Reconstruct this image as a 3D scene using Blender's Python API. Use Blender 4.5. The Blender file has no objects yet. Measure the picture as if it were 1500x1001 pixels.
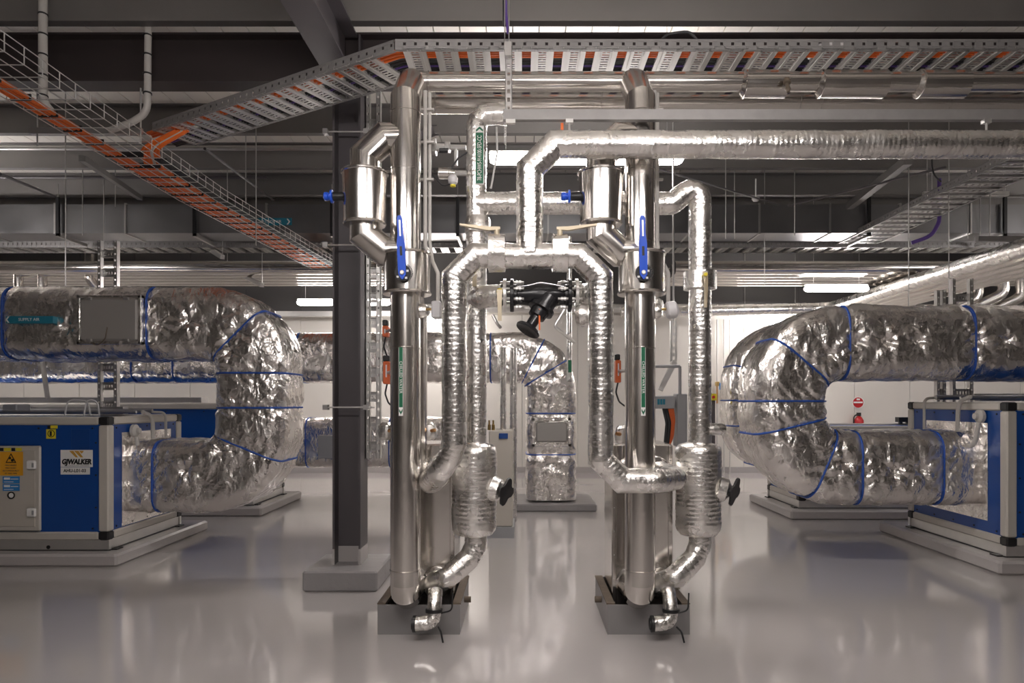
import bpy, math, random
from mathutils import Vector, Matrix, noise
random.seed(7)
scene = bpy.context.scene
COL = scene.collection
PI = math.pi

# ---------------------------------------------------------------- camera, world, exposure
cam_d = bpy.data.cameras.new('camera'); cam = bpy.data.objects.new('camera', cam_d); COL.objects.link(cam)
cam.location = (0, 0, 1.5); cam.rotation_euler = (PI/2, 0, 0)
cam_d.lens = 24; cam_d.sensor_width = 36; cam_d.sensor_fit = 'HORIZONTAL'
cam_d.shift_x = -0.01; cam_d.shift_y = 0.0583
cam_d.clip_start = 0.05; cam_d.clip_end = 100
scene.camera = cam
world = bpy.data.worlds.new('world'); scene.world = world; world.use_nodes = True
world.node_tree.nodes['Background'].inputs[0].default_value = (0.9, 0.93, 1, 1)
world.node_tree.nodes['Background'].inputs[1].default_value = 0.02
vs = scene.view_settings
vs.view_transform = 'Standard'; vs.look = 'None'; vs.gamma = 1; vs.use_curve_mapping = False
vs.exposure = 1.05
LAMP_STRENGTH = 30.0

def at(px, py, Y):
    return Vector(((px-765)*Y/1000.0, Y, 1.5-(py-588)*Y/1000.0))
def ax(px, Y): return (px-765)*Y/1000.0
def az(py, Y): return 1.5-(py-588)*Y/1000.0

# ---------------------------------------------------------------- materials
MATS = {}
def mat(name, col, rough=0.5, metal=0.0, bump=None, vary=0.0, vscale=3.0, coat=0.0, rvar=0.0, spec=None, emit=None, vstretch=(1,1,1)):
    """bump = list of (kind, scale, strength, stretch)"""
    m = bpy.data.materials.new(name); m.use_nodes = True
    nt = m.node_tree; b = nt.nodes['Principled BSDF']
    c = (*col, 1)
    b.inputs['Base Color'].default_value = c
    b.inputs['Roughness'].default_value = rough
    b.inputs['Metallic'].default_value = metal
    if coat: b.inputs['Coat Weight'].default_value = coat; b.inputs['Coat Roughness'].default_value = 0.08
    if emit: b.inputs['Emission Color'].default_value = (*emit[0], 1); b.inputs['Emission Strength'].default_value = emit[1]
    tc = nt.nodes.new('ShaderNodeTexCoord')
    def mapped(st):
        mp = nt.nodes.new('ShaderNodeMapping'); mp.inputs['Scale'].default_value = st
        nt.links.new(tc.outputs['Object'], mp.inputs['Vector']); return mp.outputs[0]
    if vary or rvar:
        n = nt.nodes.new('ShaderNodeTexNoise'); n.inputs['Scale'].default_value = vscale; n.inputs['Detail'].default_value = 5
        nt.links.new(mapped(vstretch), n.inputs['Vector'])
        if vary:
            mx = nt.nodes.new('ShaderNodeMix'); mx.data_type = 'RGBA'
            mx.inputs['A'].default_value = (*[max(0, v*(1-vary)) for v in col], 1)
            mx.inputs['B'].default_value = (*[min(1, v*(1+vary)) for v in col], 1)
            nt.links.new(n.outputs['Fac'], mx.inputs['Factor']); nt.links.new(mx.outputs['Result'], b.inputs['Base Color'])
        if rvar:
            mr = nt.nodes.new('ShaderNodeMapRange')
            mr.inputs['From Min'].default_value = .3; mr.inputs['From Max'].default_value = .7
            mr.inputs['To Min'].default_value = max(.02, rough-rvar); mr.inputs['To Max'].default_value = rough+rvar
            nt.links.new(n.outputs['Fac'], mr.inputs['Value']); nt.links.new(mr.outputs[0], b.inputs['Roughness'])
    prev = None
    for (kind, sc, strength, st) in (bump or []):
        if kind == 'noise' or kind == 'ridge':
            t = nt.nodes.new('ShaderNodeTexNoise'); t.inputs['Scale'].default_value = sc; t.inputs['Detail'].default_value = 4
            if kind == 'ridge':
                t.noise_type = 'RIDGED_MULTIFRACTAL'
            out = t.outputs['Fac']
        elif kind == 'voronoi':
            t = nt.nodes.new('ShaderNodeTexVoronoi'); t.inputs['Scale'].default_value = sc; out = t.outputs['Distance']
        if kind == 'crumple':
            dn = nt.nodes.new('ShaderNodeTexNoise'); dn.inputs['Scale'].default_value = sc*.55; dn.inputs['Detail'].default_value = 3
            mv = mapped(st); nt.links.new(mv, dn.inputs['Vector'])
            ad = nt.nodes.new('ShaderNodeMix'); ad.data_type = 'RGBA'; ad.blend_type = 'ADD'; ad.inputs['Factor'].default_value = .35
            nt.links.new(mv, ad.inputs['A']); nt.links.new(dn.outputs['Color'], ad.inputs['B'])
            t = nt.nodes.new('ShaderNodeTexVoronoi'); t.inputs['Scale'].default_value = sc; out = t.outputs['Distance']
            nt.links.new(ad.outputs['Result'], t.inputs['Vector'])
        else: nt.links.new(mapped(st), t.inputs['Vector'])
        bp = nt.nodes.new('ShaderNodeBump'); bp.inputs['Strength'].default_value = strength; bp.inputs['Distance'].default_value = 0.02
        nt.links.new(out, bp.inputs['Height'])
        if prev: nt.links.new(prev, bp.inputs['Normal'])
        prev = bp.outputs['Normal']
    if prev: nt.links.new(prev, b.inputs['Normal'])
    MATS[name] = m
    return m
U = (1, 1, 1)
mat('steel', (.68, .65, .615), .18, 1, [('noise', 1.2, .06, U)], rvar=.07, vscale=2.5)
mat('foil', (.90, .87, .84), .25, 1, [('crumple', 3.6, .6, (1, 1, .75)), ('crumple', 11, .42, (1.25, 1, .8)), ('noise', 34, .15, U)], rvar=.07, vscale=4)
mat('foil_pipe', (.88, .86, .83), .27, 1, [('crumple', 22, .10, U), ('noise', 60, .12, U)], rvar=.07, vscale=8)
mat('galv', (.50, .49, .48), .38, .9, vary=.12, vscale=9)
mat('strut', (.30, .29, .285), .5, .5, vary=.15, vscale=14)
mat('galv_light', (.68, .67, .65), .33, .85, vary=.08, vscale=9)
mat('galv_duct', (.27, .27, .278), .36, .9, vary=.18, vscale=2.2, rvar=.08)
mat('purlin', (.23, .22, .215), .5, .55, vary=.12, vscale=2)
mat('dark_steel', (.085, .076, .082), .42, 0, vary=.1)
mat('beam_paint', (.04, .031, .031), .5, 0, vary=.1)
mat('roof_panel', (.88, .845, .78), .6, 0, vary=.05)
mat('wall_panel', (.70, .67, .62), .42, 0, vary=.02)
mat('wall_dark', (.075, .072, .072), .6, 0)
mat('wall_plain', (.27, .255, .24), .6, 0, vary=.03)
mat('floor_epoxy', (.46, .432, .422), .11, 0, [('noise', 2.2, .025, U), ('noise', 16, .012, U)], vary=.05, vscale=.8, coat=.35, rvar=.05, )
mat('plinth_paint', (.43, .405, .395), .25, 0, [('noise', 14, .12, U)], vary=.05, vscale=3)
mat('plinth_grey', (.30, .288, .288), .35, 0, [('noise', 18, .25, U)], vary=.08, vscale=4)
mat('blue_panel', (.007, .060, .27), .28, 0, vary=.04)
mat('blue_deep', (.008, .055, .24), .3, 0)
mat('frame_cream', (.56, .53, .48), .4, .15, vary=.03)
mat('door_cream', (.50, .465, .41), .42, 0, vary=.02)
mat('black', (.012, .012, .013), .4)
mat('black_gloss', (.014, .014, .016), .25)
mat('blue_handle', (.012, .085, .60), .33)
mat('blue_strap', (.012, .075, .38), .45)
mat('orange', (.80, .155, .02), .45)
mat('orange_box', (.62, .12, .03), .45)
mat('cable_black', (.02, .02, .022), .5)
mat('cable_white', (.55, .54, .52), .5)
mat('purple', (.10, .05, .26), .45)
mat('conduit', (.52, .50, .47), .45)
mat('sensor_grey', (.60, .59, .60), .4)
mat('box_grey', (.33, .335, .345), .42, .1)
mat('hatch_grey', (.36, .345, .325), .45, .3, vary=.03)
mat('handle_beige', (.50, .43, .31), .4, .3)
mat('brass', (.55, .38, .15), .3, 1)
mat('rust', (.15, .118, .088), .6, .3, vary=.3, vscale=20)
mat('tray_paint', (.235, .225, .225), .4, .1, [('noise', 12, .08, U)], vary=.05)
mat('yellow', (.75, .62, .03), .5)
mat('amber', (.75, .36, .02), .5)
mat('green', (.0, .115, .05), .5)
mat('teal', (.015, .20, .29), .5)
mat('white', (.80, .79, .77), .5)
mat('sticker_blue', (.03, .22, .55), .45)
mat('red', (.50, .015, .02), .35)
mat('gold', (.55, .30, .05), .45)
mat('copper', (.60, .33, .15), .3, 1)
mat('lamp', (.9, .9, .9), .5, emit=((1.0, .937, .915), LAMP_STRENGTH))
mat('lamp_body', (.75, .75, .73), .5)

# ---------------------------------------------------------------- mesh helpers
ORG = {}
def V(*a): return Vector(a)
def tag(o, label=None, cat=None, group=None, kind=None):
    if label: o['label'] = label
    if cat: o['category'] = cat
    if group: o['group'] = group
    if kind: o['kind'] = kind
    return o
def thing(name, loc, label, cat, group=None):
    o = bpy.data.objects.new(name, None); o.empty_display_size = .1
    COL.objects.link(o); o.location = loc; ORG[o.name] = Vector(loc)
    return tag(o, label, cat, group)

class MB:
    def __init__(s): s.v = []; s.f = []
    def add(s, vs_, fs):
        n = len(s.v); s.v += [Vector(p) for p in vs_]; s.f += [tuple(i+n for i in f) for f in fs]; return s
    def box(s, x0, x1, y0, y1, z0, z1, M=None):
        p = [V(x, y, z) for z in (z0, z1) for y in (y0, y1) for x in (x0, x1)]
        if M is not None: p = [M @ q for q in p]
        return s.add(p, [(0, 2, 3, 1), (4, 5, 7, 6), (0, 1, 5, 4), (2, 6, 7, 3), (0, 4, 6, 2), (1, 3, 7, 5)])
    def bbox(s, x0, x1, y0, y1, z0, z1, b=.006, M=None):
        """box with chamfered edges"""
        b = min(b, (x1-x0)/2.01, (y1-y0)/2.01, (z1-z0)/2.01)
        pts = []; 
        for z, (zi, zo) in ((z0, (z0+b, z0)), (z1, (z1-b, z1))):
            pass
        rings = [(z0, b), (z0+b, 0), (z1-b, 0), (z1, b)]
        for z, ins in rings:
            X0, X1, Y0, Y1 = x0+ins, x1-ins, y0+ins, y1-ins; c = b
            pts += [V(X0+c, Y0, z), V(X1-c, Y0, z), V(X1, Y0+c, z), V(X1, Y1-c, z), V(X1-c, Y1, z), V(X0+c, Y1, z), V(X0, Y1-c, z), V(X0, Y0+c, z)]
        if M is not None: pts = [M @ q for q in pts]
        fs = [tuple(reversed(range(8))), tuple(range(24, 32))]
        for k in range(3):
            for i in range(8):
                j = (i+1) % 8; fs.append((k*8+i, k*8+j, k*8+8+j, k*8+8+i))
        return s.add(pts, fs)
    def sweep(s, pts, sec, ref=None, caps=True, scale=None, loop=False):
        n = len(sec); base = len(s.v); pts = [Vector(p) for p in pts]
        N = len(pts); vs_ = []
        def tan(i): return (pts[(i+1) % N]-pts[i]).normalized()
        t = tan(0)
        if ref is None: ref = V(0, 0, 1) if abs(t.z) < .9 else V(0, 1, 0)
        a = (ref - t*ref.dot(t)).normalized()
        for i in range(N):
            if i == 0 and not loop: tin = tout = tan(0)
            elif i == N-1 and not loop: tin = tout = tan(N-2)
            else: tin, tout = tan(i-1), tan(i)
            if i == 0 and loop:
                a = (ref - tin*ref.dot(tin)).normalized()
            b = tin.cross(a)
            tb = (tin+tout)
            tb = tb.normalized() if tb.length > 1e-6 else tin
            k = scale(i) if scale else 1.0
            d = max(.2, tin.dot(tb))
            for (u, w) in sec:
                o = a*(u*k)+b*(w*k)
                o = o - tin*(o.dot(tb)/d)
                vs_.append(pts[i]+o)
            q = tin.rotation_difference(tout); a = q @ a
            a = (a - tout*a.dot(tout)).normalized()
        fs = []
        for i in range(N if loop else N-1):
            i2 = (i+1) % N
            for j in range(n):
                j2 = (j+1) % n
                fs.append((i*n+j, i*n+j2, i2*n+j2, i2*n+j))
        if caps and not loop:
            fs.append(tuple(reversed(range(n)))); fs.append(tuple((N-1)*n+j for j in range(n)))
        s.add(vs_, fs); return s
    def tube(s, pts, r, seg=12, caps=True, scale=None, loop=False, ref=None):
        return s.sweep(pts, circ(r, seg), ref, caps, scale, loop)
    def cyl(s, p0, p1, r, seg=16, r2=None):
        r2 = r if r2 is None else r2
        return s.tube([p0, p1], r, seg, scale=lambda i: 1.0 if i == 0 else r2/r)
    def lathe(s, p0, axis, prof, seg=24):
        """prof = [(distance along axis, radius)]"""
        axis = Vector(axis).normalized(); p0 = Vector(p0)
        ref = V(0, 0, 1) if abs(axis.z) < .9 else V(0, 1, 0)
        a = (ref-axis*ref.dot(axis)).normalized(); b = axis.cross(a)
        vs_ = []
        for (h, r) in prof:
            for j in range(seg):
                th = 2*PI*j/seg; vs_.append(p0+axis*h+(a*math.cos(th)+b*math.sin(th))*max(r, 1e-4))
        fs = []
        for i in range(len(prof)-1):
            for j in range(seg):
                j2 = (j+1) % seg; fs.append((i*seg+j, i*seg+j2, i*seg+seg+j2, i*seg+seg+j))
        fs.append(tuple(reversed(range(seg)))); fs.append(tuple((len(prof)-1)*seg+j for j in range(seg)))
        return s.add(vs_, fs)
    def prism(s, poly, d):
        """poly = list of Vectors in a plane, extruded by vector d"""
        n = len(poly); d = Vector(d)
        vs_ = [Vector(p) for p in poly]+[Vector(p)+d for p in poly]
        fs = [tuple(reversed(range(n))), tuple(range(n, 2*n))]+[(i, (i+1) % n, n+(i+1) % n, n+i) for i in range(n)]
        return s.add(vs_, fs)
    def mesh(s, name, m, org=V(0, 0, 0), smooth=True, ang=32):
        me = bpy.data.meshes.new(name)
        me.from_pydata([tuple(p-org) for p in s.v], [], s.f)
        me.materials.append(MATS[m])
        if smooth:
            me.polygons.foreach_set('use_smooth', [True]*len(me.polygons))
            me.set_sharp_from_angle(angle=math.radians(ang))
        me.update(); return me
    def build(s, name, m, parent=None, smooth=True, ang=32, label=None, loc=None):
        """world-space verts -> one mesh object, parented to a thing / part"""
        if parent is not None: org = ORG[parent.name]
        elif loc is not None: org = Vector(loc)
        else:
            xs = [p.x for p in s.v]; ys = [p.y for p in s.v]; zs = [p.z for p in s.v]
            org = V((min(xs)+max(xs))/2, (min(ys)+max(ys))/2, min(zs))
        me = s.mesh(name, m, org, smooth, ang)
        o = bpy.data.objects.new(name, me); COL.objects.link(o)
        if parent is not None: o.parent = parent
        else: o.location = org
        ORG[o.name] = org
        if label: o['label'] = label
        return o
def circ(r, n): return [(r*math.cos(2*PI*i/n), r*math.sin(2*PI*i/n)) for i in range(n)]
def inst(me, name, parent, M):
    """another object on shared mesh data; M = matrix in world, relative to parent's origin"""
    o = bpy.data.objects.new(name, me); COL.objects.link(o)
    if parent is not None:
        o.parent = parent; o.matrix_local = Matrix.Translation(-ORG[parent.name]) @ M
    else: o.matrix_world = M
    ORG[o.name] = M.translation.copy()
    return o
def route(pts, R, n=4):
    pts = [Vector(p) for p in pts]; out = [pts[0]]
    for i in range(1, len(pts)-1):
        p = pts[i]; u = (pts[i-1]-p); w = (pts[i+1]-p); lu, lw = u.length, w.length; u.normalize(); w.normalize()
        th = PI-u.angle(w)
        if th < .02: continue
        d = min(R*math.tan(th/2), lu*.49, lw*.49); r = d/math.tan(th/2)
        c = p+(u+w).normalized()*(r/math.cos(th/2))
        s0 = p+u*d-c; s1 = p+w*d-c
        axis = s0.cross(s1).normalized()
        for k in range(n+1):
            out.append(c+Matrix.Rotation(th*k/n, 3, axis) @ s0)
    out.append(pts[-1]); return out
def resample(pts, step):
    out = [pts[0]]
    for i in range(len(pts)-1):
        L = (pts[i+1]-pts[i]).length; n = max(1, int(round(L/step)))
        for k in range(1, n+1): out.append(pts[i].lerp(pts[i+1], k/n))
    return out
def foil_tube(name, pts, r, parent, R=.12, n=2, step=.0075, seg=32, m='foil_pipe', pitch=3, seedv=0):
    """lagged pipe: spiral-wrapped foil with shallow ribs and dents"""
    P = resample(route(pts, R, n), step)
    def sc(i):
        g = (-.019, -.004, 0, -.004)[i % 4] if pitch == 3 else (-.03 if i % pitch == 0 else 0)
        return 1+g+.022*noise.noise(V(i*.11+seedv*7.3, seedv*3.1, 0))
    b = MB(); b.tube(P, r, seg, scale=sc)
    for k, v in enumerate(b.v):
        d = noise.noise(v*9+V(seedv, 0, 0))*.0035 + noise.noise(v*28)*.0016
        i = min(len(P)-1, k//seg); o = v-P[i]
        if (k % seg) % 4 == 0: d -= .0016
        if o.length > 1e-5: b.v[k] = v+o.normalized()*d
    return b.build(name, m, parent, ang=60)
def text(name, body, size, M, m, parent, align='CENTER', sx=1.0, depth=.0006, shear=0, spacing=1.0, bold=0):
    cu = bpy.data.curves.new(name, 'FONT'); cu.body = body; cu.size = size; cu.align_x = align; cu.align_y = 'CENTER'
    cu.extrude = depth; cu.offset = bold; cu.shear = shear; cu.space_character = spacing; cu.resolution_u = 3
    tmp = bpy.data.objects.new(name+'_tmp', cu); COL.objects.link(tmp)
    me = bpy.data.meshes.new_from_object(tmp)
    bpy.data.objects.remove(tmp); bpy.data.curves.remove(cu)
    me.name = name; me.materials.clear(); me.materials.append(MATS[m])
    MM = Matrix.Translation(-ORG[parent.name]) @ M @ Matrix.Diagonal((sx, 1, 1, 1))
    me.transform(MM)
    o = bpy.data.objects.new(name, me); COL.objects.link(o); o.parent = parent; ORG[o.name] = ORG[parent.name]
    return o
def facing(p, right, up):
    """matrix with x=right, y=up at p"""
    r = Vector(right).normalized(); u = Vector(up).normalized(); n = r.cross(u)
    return Matrix(((r.x, u.x, n.x, p[0]), (r.y, u.y, n.y, p[1]), (r.z, u.z, n.z, p[2]), (0, 0, 0, 1)))
FRONT = lambda p: facing(p, (1, 0, 0), (0, 0, 1))      # reads upright from the camera side

# ---------------------------------------------------------------- the room
XL, XR, YF, YB = -11.6, 11.6, -3.6, 14.3
ZR = 4.80; ZP = 4.50
fl = MB().box(XL-.2, XR+.2, YF-.2, YB+.2, -.2, 0).build('floor', 'floor_epoxy', smooth=False); tag(fl, 'glossy pale grey epoxy floor', kind='structure')
# ceiling: sheet of narrow white liner panels above purlins
ce = bpy.data.objects.new('ceiling', None); COL.objects.link(ce); ce.location = (0, 5, ZR); ORG['ceiling'] = V(0, 5, ZR)
tag(ce, 'white ribbed roof liner over steel purlins', kind='structure')
PW = .235
pm = MB().box(-PW/2+.006, PW/2-.006, YF-.2, YB+.2, 0, .05).mesh('panel', 'roof_panel', smooth=False)
npan = int((XR-XL)/PW)
for i in range(npan+1): inst(pm, 'panel', ce, Matrix.Translation((XL+PW*(i+.5), 0, ZR)))
MB().box(XL-.2, XR+.2, YF-.2, YB+.2, ZR+.05, ZR+.12).build('roof_deck', 'purlin', ce, smooth=False)
PY = [-3.0, -1.9, -.8, .35, 1.5, 2.65, 3.8, 5.38, 6.50, 7.63, 8.77, 9.92, 11.05, 12.2, 13.35]
pb = MB()
pb.box(XL, XR, 0, .012, ZP, ZR); pb.box(XL, XR, .012, .085, ZP, ZP+.012); pb.box(XL, XR, -.07, 0, ZR-.012, ZR); pb.box(XL, XR, .073, .085, ZP+.012, ZP+.035)
pum = pb.mesh('purlin', 'purlin', smooth=False)
for y in PY: inst(pum, 'purlin', ce, Matrix.Translation((0, y, 0)))
# walls
def wall(name, label):
    o = bpy.data.objects.new(name, None); COL.objects.link(o); ORG[name] = V(0, 0, 0); return tag(o, label, kind='structure')
wb = wall('wall_back', 'white insulated panel wall with dark cladding above')
x = XL
while x < XR-.01:
    x1 = min(x+1.16, XR)
    MB().bbox(x+.003, x1-.003, YB, YB+.1, 0, 3.32, .006).build('wall_panel', 'wall_panel', wb, smooth=False)
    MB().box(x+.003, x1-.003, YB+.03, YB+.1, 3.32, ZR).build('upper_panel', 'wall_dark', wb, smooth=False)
    x = x1
MB().box(XL, XR, YB+.1, YB+.2, 0, ZR).build('backing', 'wall_dark', wb, smooth=False)
MB().box(XL, XR, YB-.05, YB+.03, 3.30, 3.36).build('capping', 'frame_cream', wb, smooth=False)
for nm, a, lab in (('wall_left', (XL-.2, XL, YF, YB, 0, ZR), 'plain pale wall on the left'), ('wall_right', (XR, XR+.2, YF, YB, 0, ZR), 'plain pale wall on the right'),
              ('wall_front', (XL, XR, YF-.2, YF, 0, ZR), 'plain pale wall behind the viewer')):
    w = MB().box(*a).build(nm, 'wall_plain', smooth=False); tag(w, lab, kind='structure')
bb = MB().box(XL, XR, YB-.03, YB, 0, .12).build('baseboard_back', 'plinth_paint', smooth=False); tag(bb, 'low grey kerb along the back wall', kind='structure')

# ---------------------------------------------------------------- lamps
def batten(px0, px1, Y, z, label, length=None, x0=None, chain=True, group=None):
    if x0 is None: x0, x1 = ax(px0, Y), ax(px1, Y)
    else: x1 = x0+length
    t = thing('batten_light', ((x0+x1)/2, Y, z), label, 'light', group)
    b = MB(); b.bbox(x0, x1, Y-.012, Y+.012, z+.05, z+.085, .008); b.build('housing', 'lamp_body', t, smooth=False)
    d = MB(); d.bbox(x0+.01, x1-.01, Y-.065, Y+.065, z-.03, z+.05, .025); d.build('diffuser', 'lamp', t)
    for xx in (x0+.15, x1-.15): MB().cyl((xx, Y, z+.08), (xx, Y, ZR), .004, 6).build('suspension_wire', 'galv', t)
    return t
batten(435, 572, 12.0, 3.22, 'lit batten light hanging beyond the dark column')
batten(600, 690, 13.5, 3.09, 'lit batten light low by back wall behind the foil pipes')
batten(1178, 1272, 11.0, 3.30, 'lit batten light under the pipe bundle on the right')
batten(1080, 1176, 13.5, 3.05, 'lit batten light by back wall left of the right pipe bundle')
batten(716, 1002, 6.0, 3.62, 'large bright batten light behind the central pipes')
OUTSIDE = ('overhead left of centre', 'overhead right of centre', 'behind the viewer', 'at the far left wall', 'at the far right wall', 'added left of the far left unit', 'added right of the far right unit')  # last two are unseen battens added to throw more light on the far roof
for i, (xx, yy, zz) in enumerate([(-1.75, 1.8, 3.35), (.35, 1.8, 3.35), (-.75, -2.2, 3.35), (-10.8, 11.0, 3.3), (8.6, 10.5, 3.4), (-8.4, 8.2, 3.4), (7.0, 8.2, 3.4)]):
    batten(0, 0, yy, zz, 'batten light hung under the roof outside the picture, %s' % OUTSIDE[i], length=1.5, x0=xx)

# ---------------------------------------------------------------- steel frame
def ibeam(mb, p0, p1, w, h, tf=.016, tw=.010, up=V(0, 0, 1)):
    """I section; p0,p1 on the axis at mid-depth; h along up"""
    sec = [(-h/2, -w/2), (-h/2, w/2), (-h/2+tf, w/2), (-h/2+tf, tw/2), (h/2-tf, tw/2), (h/2-tf, w/2), (h/2, w/2), (h/2, -w/2), (h/2-tf, -w/2), (h/2-tf, -tw/2), (-h/2+tf, -tw/2), (-h/2+tf, -w/2)]
    return mb.sweep([p0, p1], sec, ref=up)
CX0, CX1, CY0, CY1 = ax(487, 5.58), ax(528, 5.58), 5.58, 5.84
PLZ = .16
t = thing('steel_column', ((CX0+CX1)/2, 5.71, PLZ), 'dark grey steel H column standing on a low concrete plinth', 'column')
MB().box(CX0, CX0+.016, CY0, CY1, PLZ, 4.5).build('flange', 'dark_steel', t, smooth=False)
MB().box(CX1-.016, CX1, CY0, CY1, PLZ, 4.5).build('flange', 'dark_steel', t, smooth=False)
MB().box(CX0+.016, CX1-.016, CY0+.125, CY0+.135, PLZ, 4.5).build('web', 'dark_steel', t, smooth=False)
g = MB(); g.box(CX0-.002, CX0, CY0-.002, CY1, PLZ, PLZ+.13); g.box(CX1, CX1+.002, CY0-.002, CY1, PLZ, PLZ+.13); g.box(CX0+.016, CX1-.016, CY0+.121, CY0+.125, PLZ, PLZ+.13)
g.box(CX0-.002, CX0+.018, CY0-.003, CY0, PLZ, PLZ+.13); g.box(CX1-.018, CX1+.002, CY0-.003, CY0, PLZ, PLZ+.13)
g.build('painted_foot', 'plinth_paint', t, smooth=False)
for py in (193, 359, 597):
    z = az(py, 5.56); b = MB(); b.cyl((CX0-.06, 5.56, z), (CX1+.12, 5.56, z), .007, 8); b.build('clamp_rod', 'galv_light', t)
    for xx in (CX0-.05, CX1+.05): MB().box(xx-.02, xx+.02, 5.54, 5.60, z-.02, z+.02).build('clamp_jaw', 'galv', t, smooth=False)
p = MB(); p.bbox(ax(445, 5.4), ax(554, 5.4), 5.36, 6.0, 0, PLZ, .012); pl = p.build('column_plinth', 'plinth_grey', smooth=False)
tag(pl, 'low grey painted concrete plinth under the steel column', 'plinth')
b = MB(); ibeam(b, V(XL, 5.69, 4.325), V(XR, 5.69, 4.325), .19, .40); o = b.build('steel_beam', 'beam_paint', smooth=False); tag(o, 'dark brown steel roof beam spanning left to right above the column', 'beam')
b = MB(); ibeam(b, V(-1.46, YF, 4.30), V(-1.46, 5.6, 4.30), .22, .40); o = b.build('steel_beam', 'dark_steel', smooth=False); tag(o, 'dark steel roof beam running overhead towards the viewer from the column', 'beam')
b = MB(); ibeam(b, V(-1.40, 5.84, 3.55), V(-.95, 7.3, 4.4), .10, .10, .01, .008); o = b.build('steel_brace', 'dark_steel', smooth=False); tag(o, 'dark diagonal steel brace rising behind the column', 'brace')

# ---------------------------------------------------------------- central heat exchanger sets
YR = 4.30            # riser plane
def heat_set(x0, side, S):
    """x0 = riser axis; side word for labels; S = +1 when the drain stub leaves the tray to +X"""
    xc = x0+.07
    # --- drip tray
    t = thing('drip_tray', (xc, 4.74, 0), 'open grey steel drip tray under the %s heat exchanger' % side, 'tray')
    X0, X1, Y0, Y1, H = xc-.265, xc+.265, 4.386, 5.10, .19
    MB().box(X0, X1, Y0, Y0+.012, 0, H).build('front_plate', 'tray_paint', t, smooth=False)
    MB().box(X0, X1, Y1-.012, Y1, 0, H).build('back_plate', 'tray_paint', t, smooth=False)
    for a, c in ((X0, X0+.012), (X1-.012, X1)): MB().box(a, c, Y0+.012, Y1-.012, 0, H).build('side_plate', 'tray_paint', t, smooth=False)
    MB().box(X0+.012, X1-.012, Y0+.012, Y1-.012, 0, .02).build('floor_plate', 'black', t, smooth=False)
    for a, c in ((X0-.004, X0+.05), (X1-.05, X1+.004)):
        MB().box(a, c, Y0+.01, Y1, H, H+.008).build('rim', 'rust', t, smooth=False)
        MB().box(a+.02, c-.02, Y0+.05, Y1-.05, .02, H-.06).build('rail', 'rust', t, smooth=False)
    xe = X1 if S > 0 else X0
    MB().cyl((xe, 4.72, .13), (xe+S*.045, 4.72, .13), .022, 12).build('drain_stub', 'rust', t)
    # --- plate heat exchanger in a steel jacket
    t = thing('heat_exchanger', (xc, 4.84, .02), 'tall stainless jacketed plate heat exchanger standing in the %s drip tray' % side, 'heat exchanger')
    hx0, hx1 = xc-.205, xc+.205
    MB().bbox(hx0, hx1, 4.62, 5.05, .03, 1.21, .012).build('jacket', 'steel', t, smooth=False)
    for xx in (hx0, hx1-.03): MB().bbox(xx, xx+.03, 4.612, 4.622, .04, 1.20, .004).build('edge_strip', 'steel', t, smooth=False)
    for xx in (hx0+.015, hx1-.015):
        for k in range(7): MB().lathe((xx, 4.612, .14+k*.16), (0, -1, 0), [(0, .005), (.003, .004)], 8).build('rivet', 'galv', t)
    for xx in (x0, xc+.085):
        for zz in (.275, 1.02): MB().lathe((xx, 4.63, zz), (0, -1, 0), [(0, .11), (.02, .11), (.025, .1)], 24).build('port_collar', 'steel', t)
    # --- steel clad riser
    t = thing('clad_riser', (x0, YR, .18), 'stainless clad chilled water riser with blue lever valve, %s of the two' % side, 'pipe')
    r = .095
    b = MB(); b.tube([(x0, 4.615, .268), (x0, YR+.075, .268), (x0, YR+.018, .298), (x0, YR, .36), (x0, YR, 3.40), (x0, 4.55, 3.62)], r, 48)
    b.build('main_pipe', 'steel', t, ang=12)
    for py in (157, 243, 350, 509, 840):
        z = az(py, YR-.09); MB().lathe((x0, YR, z), (0, 0, 1), [(-.006, r), (-.004, r+.0035), (.004, r+.0035), (.006, r)], 40).build('seam_band', 'steel', t)
    b = MB(); b.tube(route([(x0+.03, 4.615, 1.02), (x0+.03, 4.50, 1.02), (x0+.03, 4.50, 2.05), (x0+.02, 4.40, 2.2)], .1, 3), .078, 28); b.build('return_pipe', 'steel', t, ang=12)
    # valve jacket
    vc = MB(); vc.lathe((x0+.01, YR, 2.17), (0, 0, 1), [(0, .150), (.008, .154), (.016, .150), (.018, .146), (.245, .146), (.247, .150), (.255, .154), (.263, .150)], 48)
    j = vc.build('valve_jacket', 'steel', t)
    xd = x0+(.012 if S > 0 else -.012); zd = 2.275; yd = YR-.146
    MB().lathe((xd+.002, yd+.02, zd), (0, -1, 0), [(0, .030), (.05, .030)], 20).build('valve_neck', 'black', t)
    d = MB().lathe((xd+.002, yd-.028, zd), (0, -1, 0), [(0, .050), (.008, .050)], 36).build('index_disc', 'black_gloss', t, label='black notched index disc')
    for k in range(13):
        th = -1.0+k*.19; c = V(xd+.006+.053*math.cos(th), yd-.032, zd+.053*math.sin(th))
        MB().box(-.004, .004, -.003, .003, -.0025, .0025, Matrix.Translation(c) @ Matrix.Rotation(-th, 4, 'Y')).build('tooth', 'black_gloss', d, smooth=False)
    for (dx, dz) in ((.030, .012), (.022, -.030), (-.028, -.024)): MB().box(xd+dx-.007, xd+dx+.007, yd-.0375, yd-.036, zd+dz-.006, zd+dz+.006).build('mark', 'white', d, smooth=False)
    lean = -.012 if S > 0 else -.010
    def lp(u, z): return V(xd+u+lean*z/.33, yd-.038-.02*max(0, z)/.33, zd+z)
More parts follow.
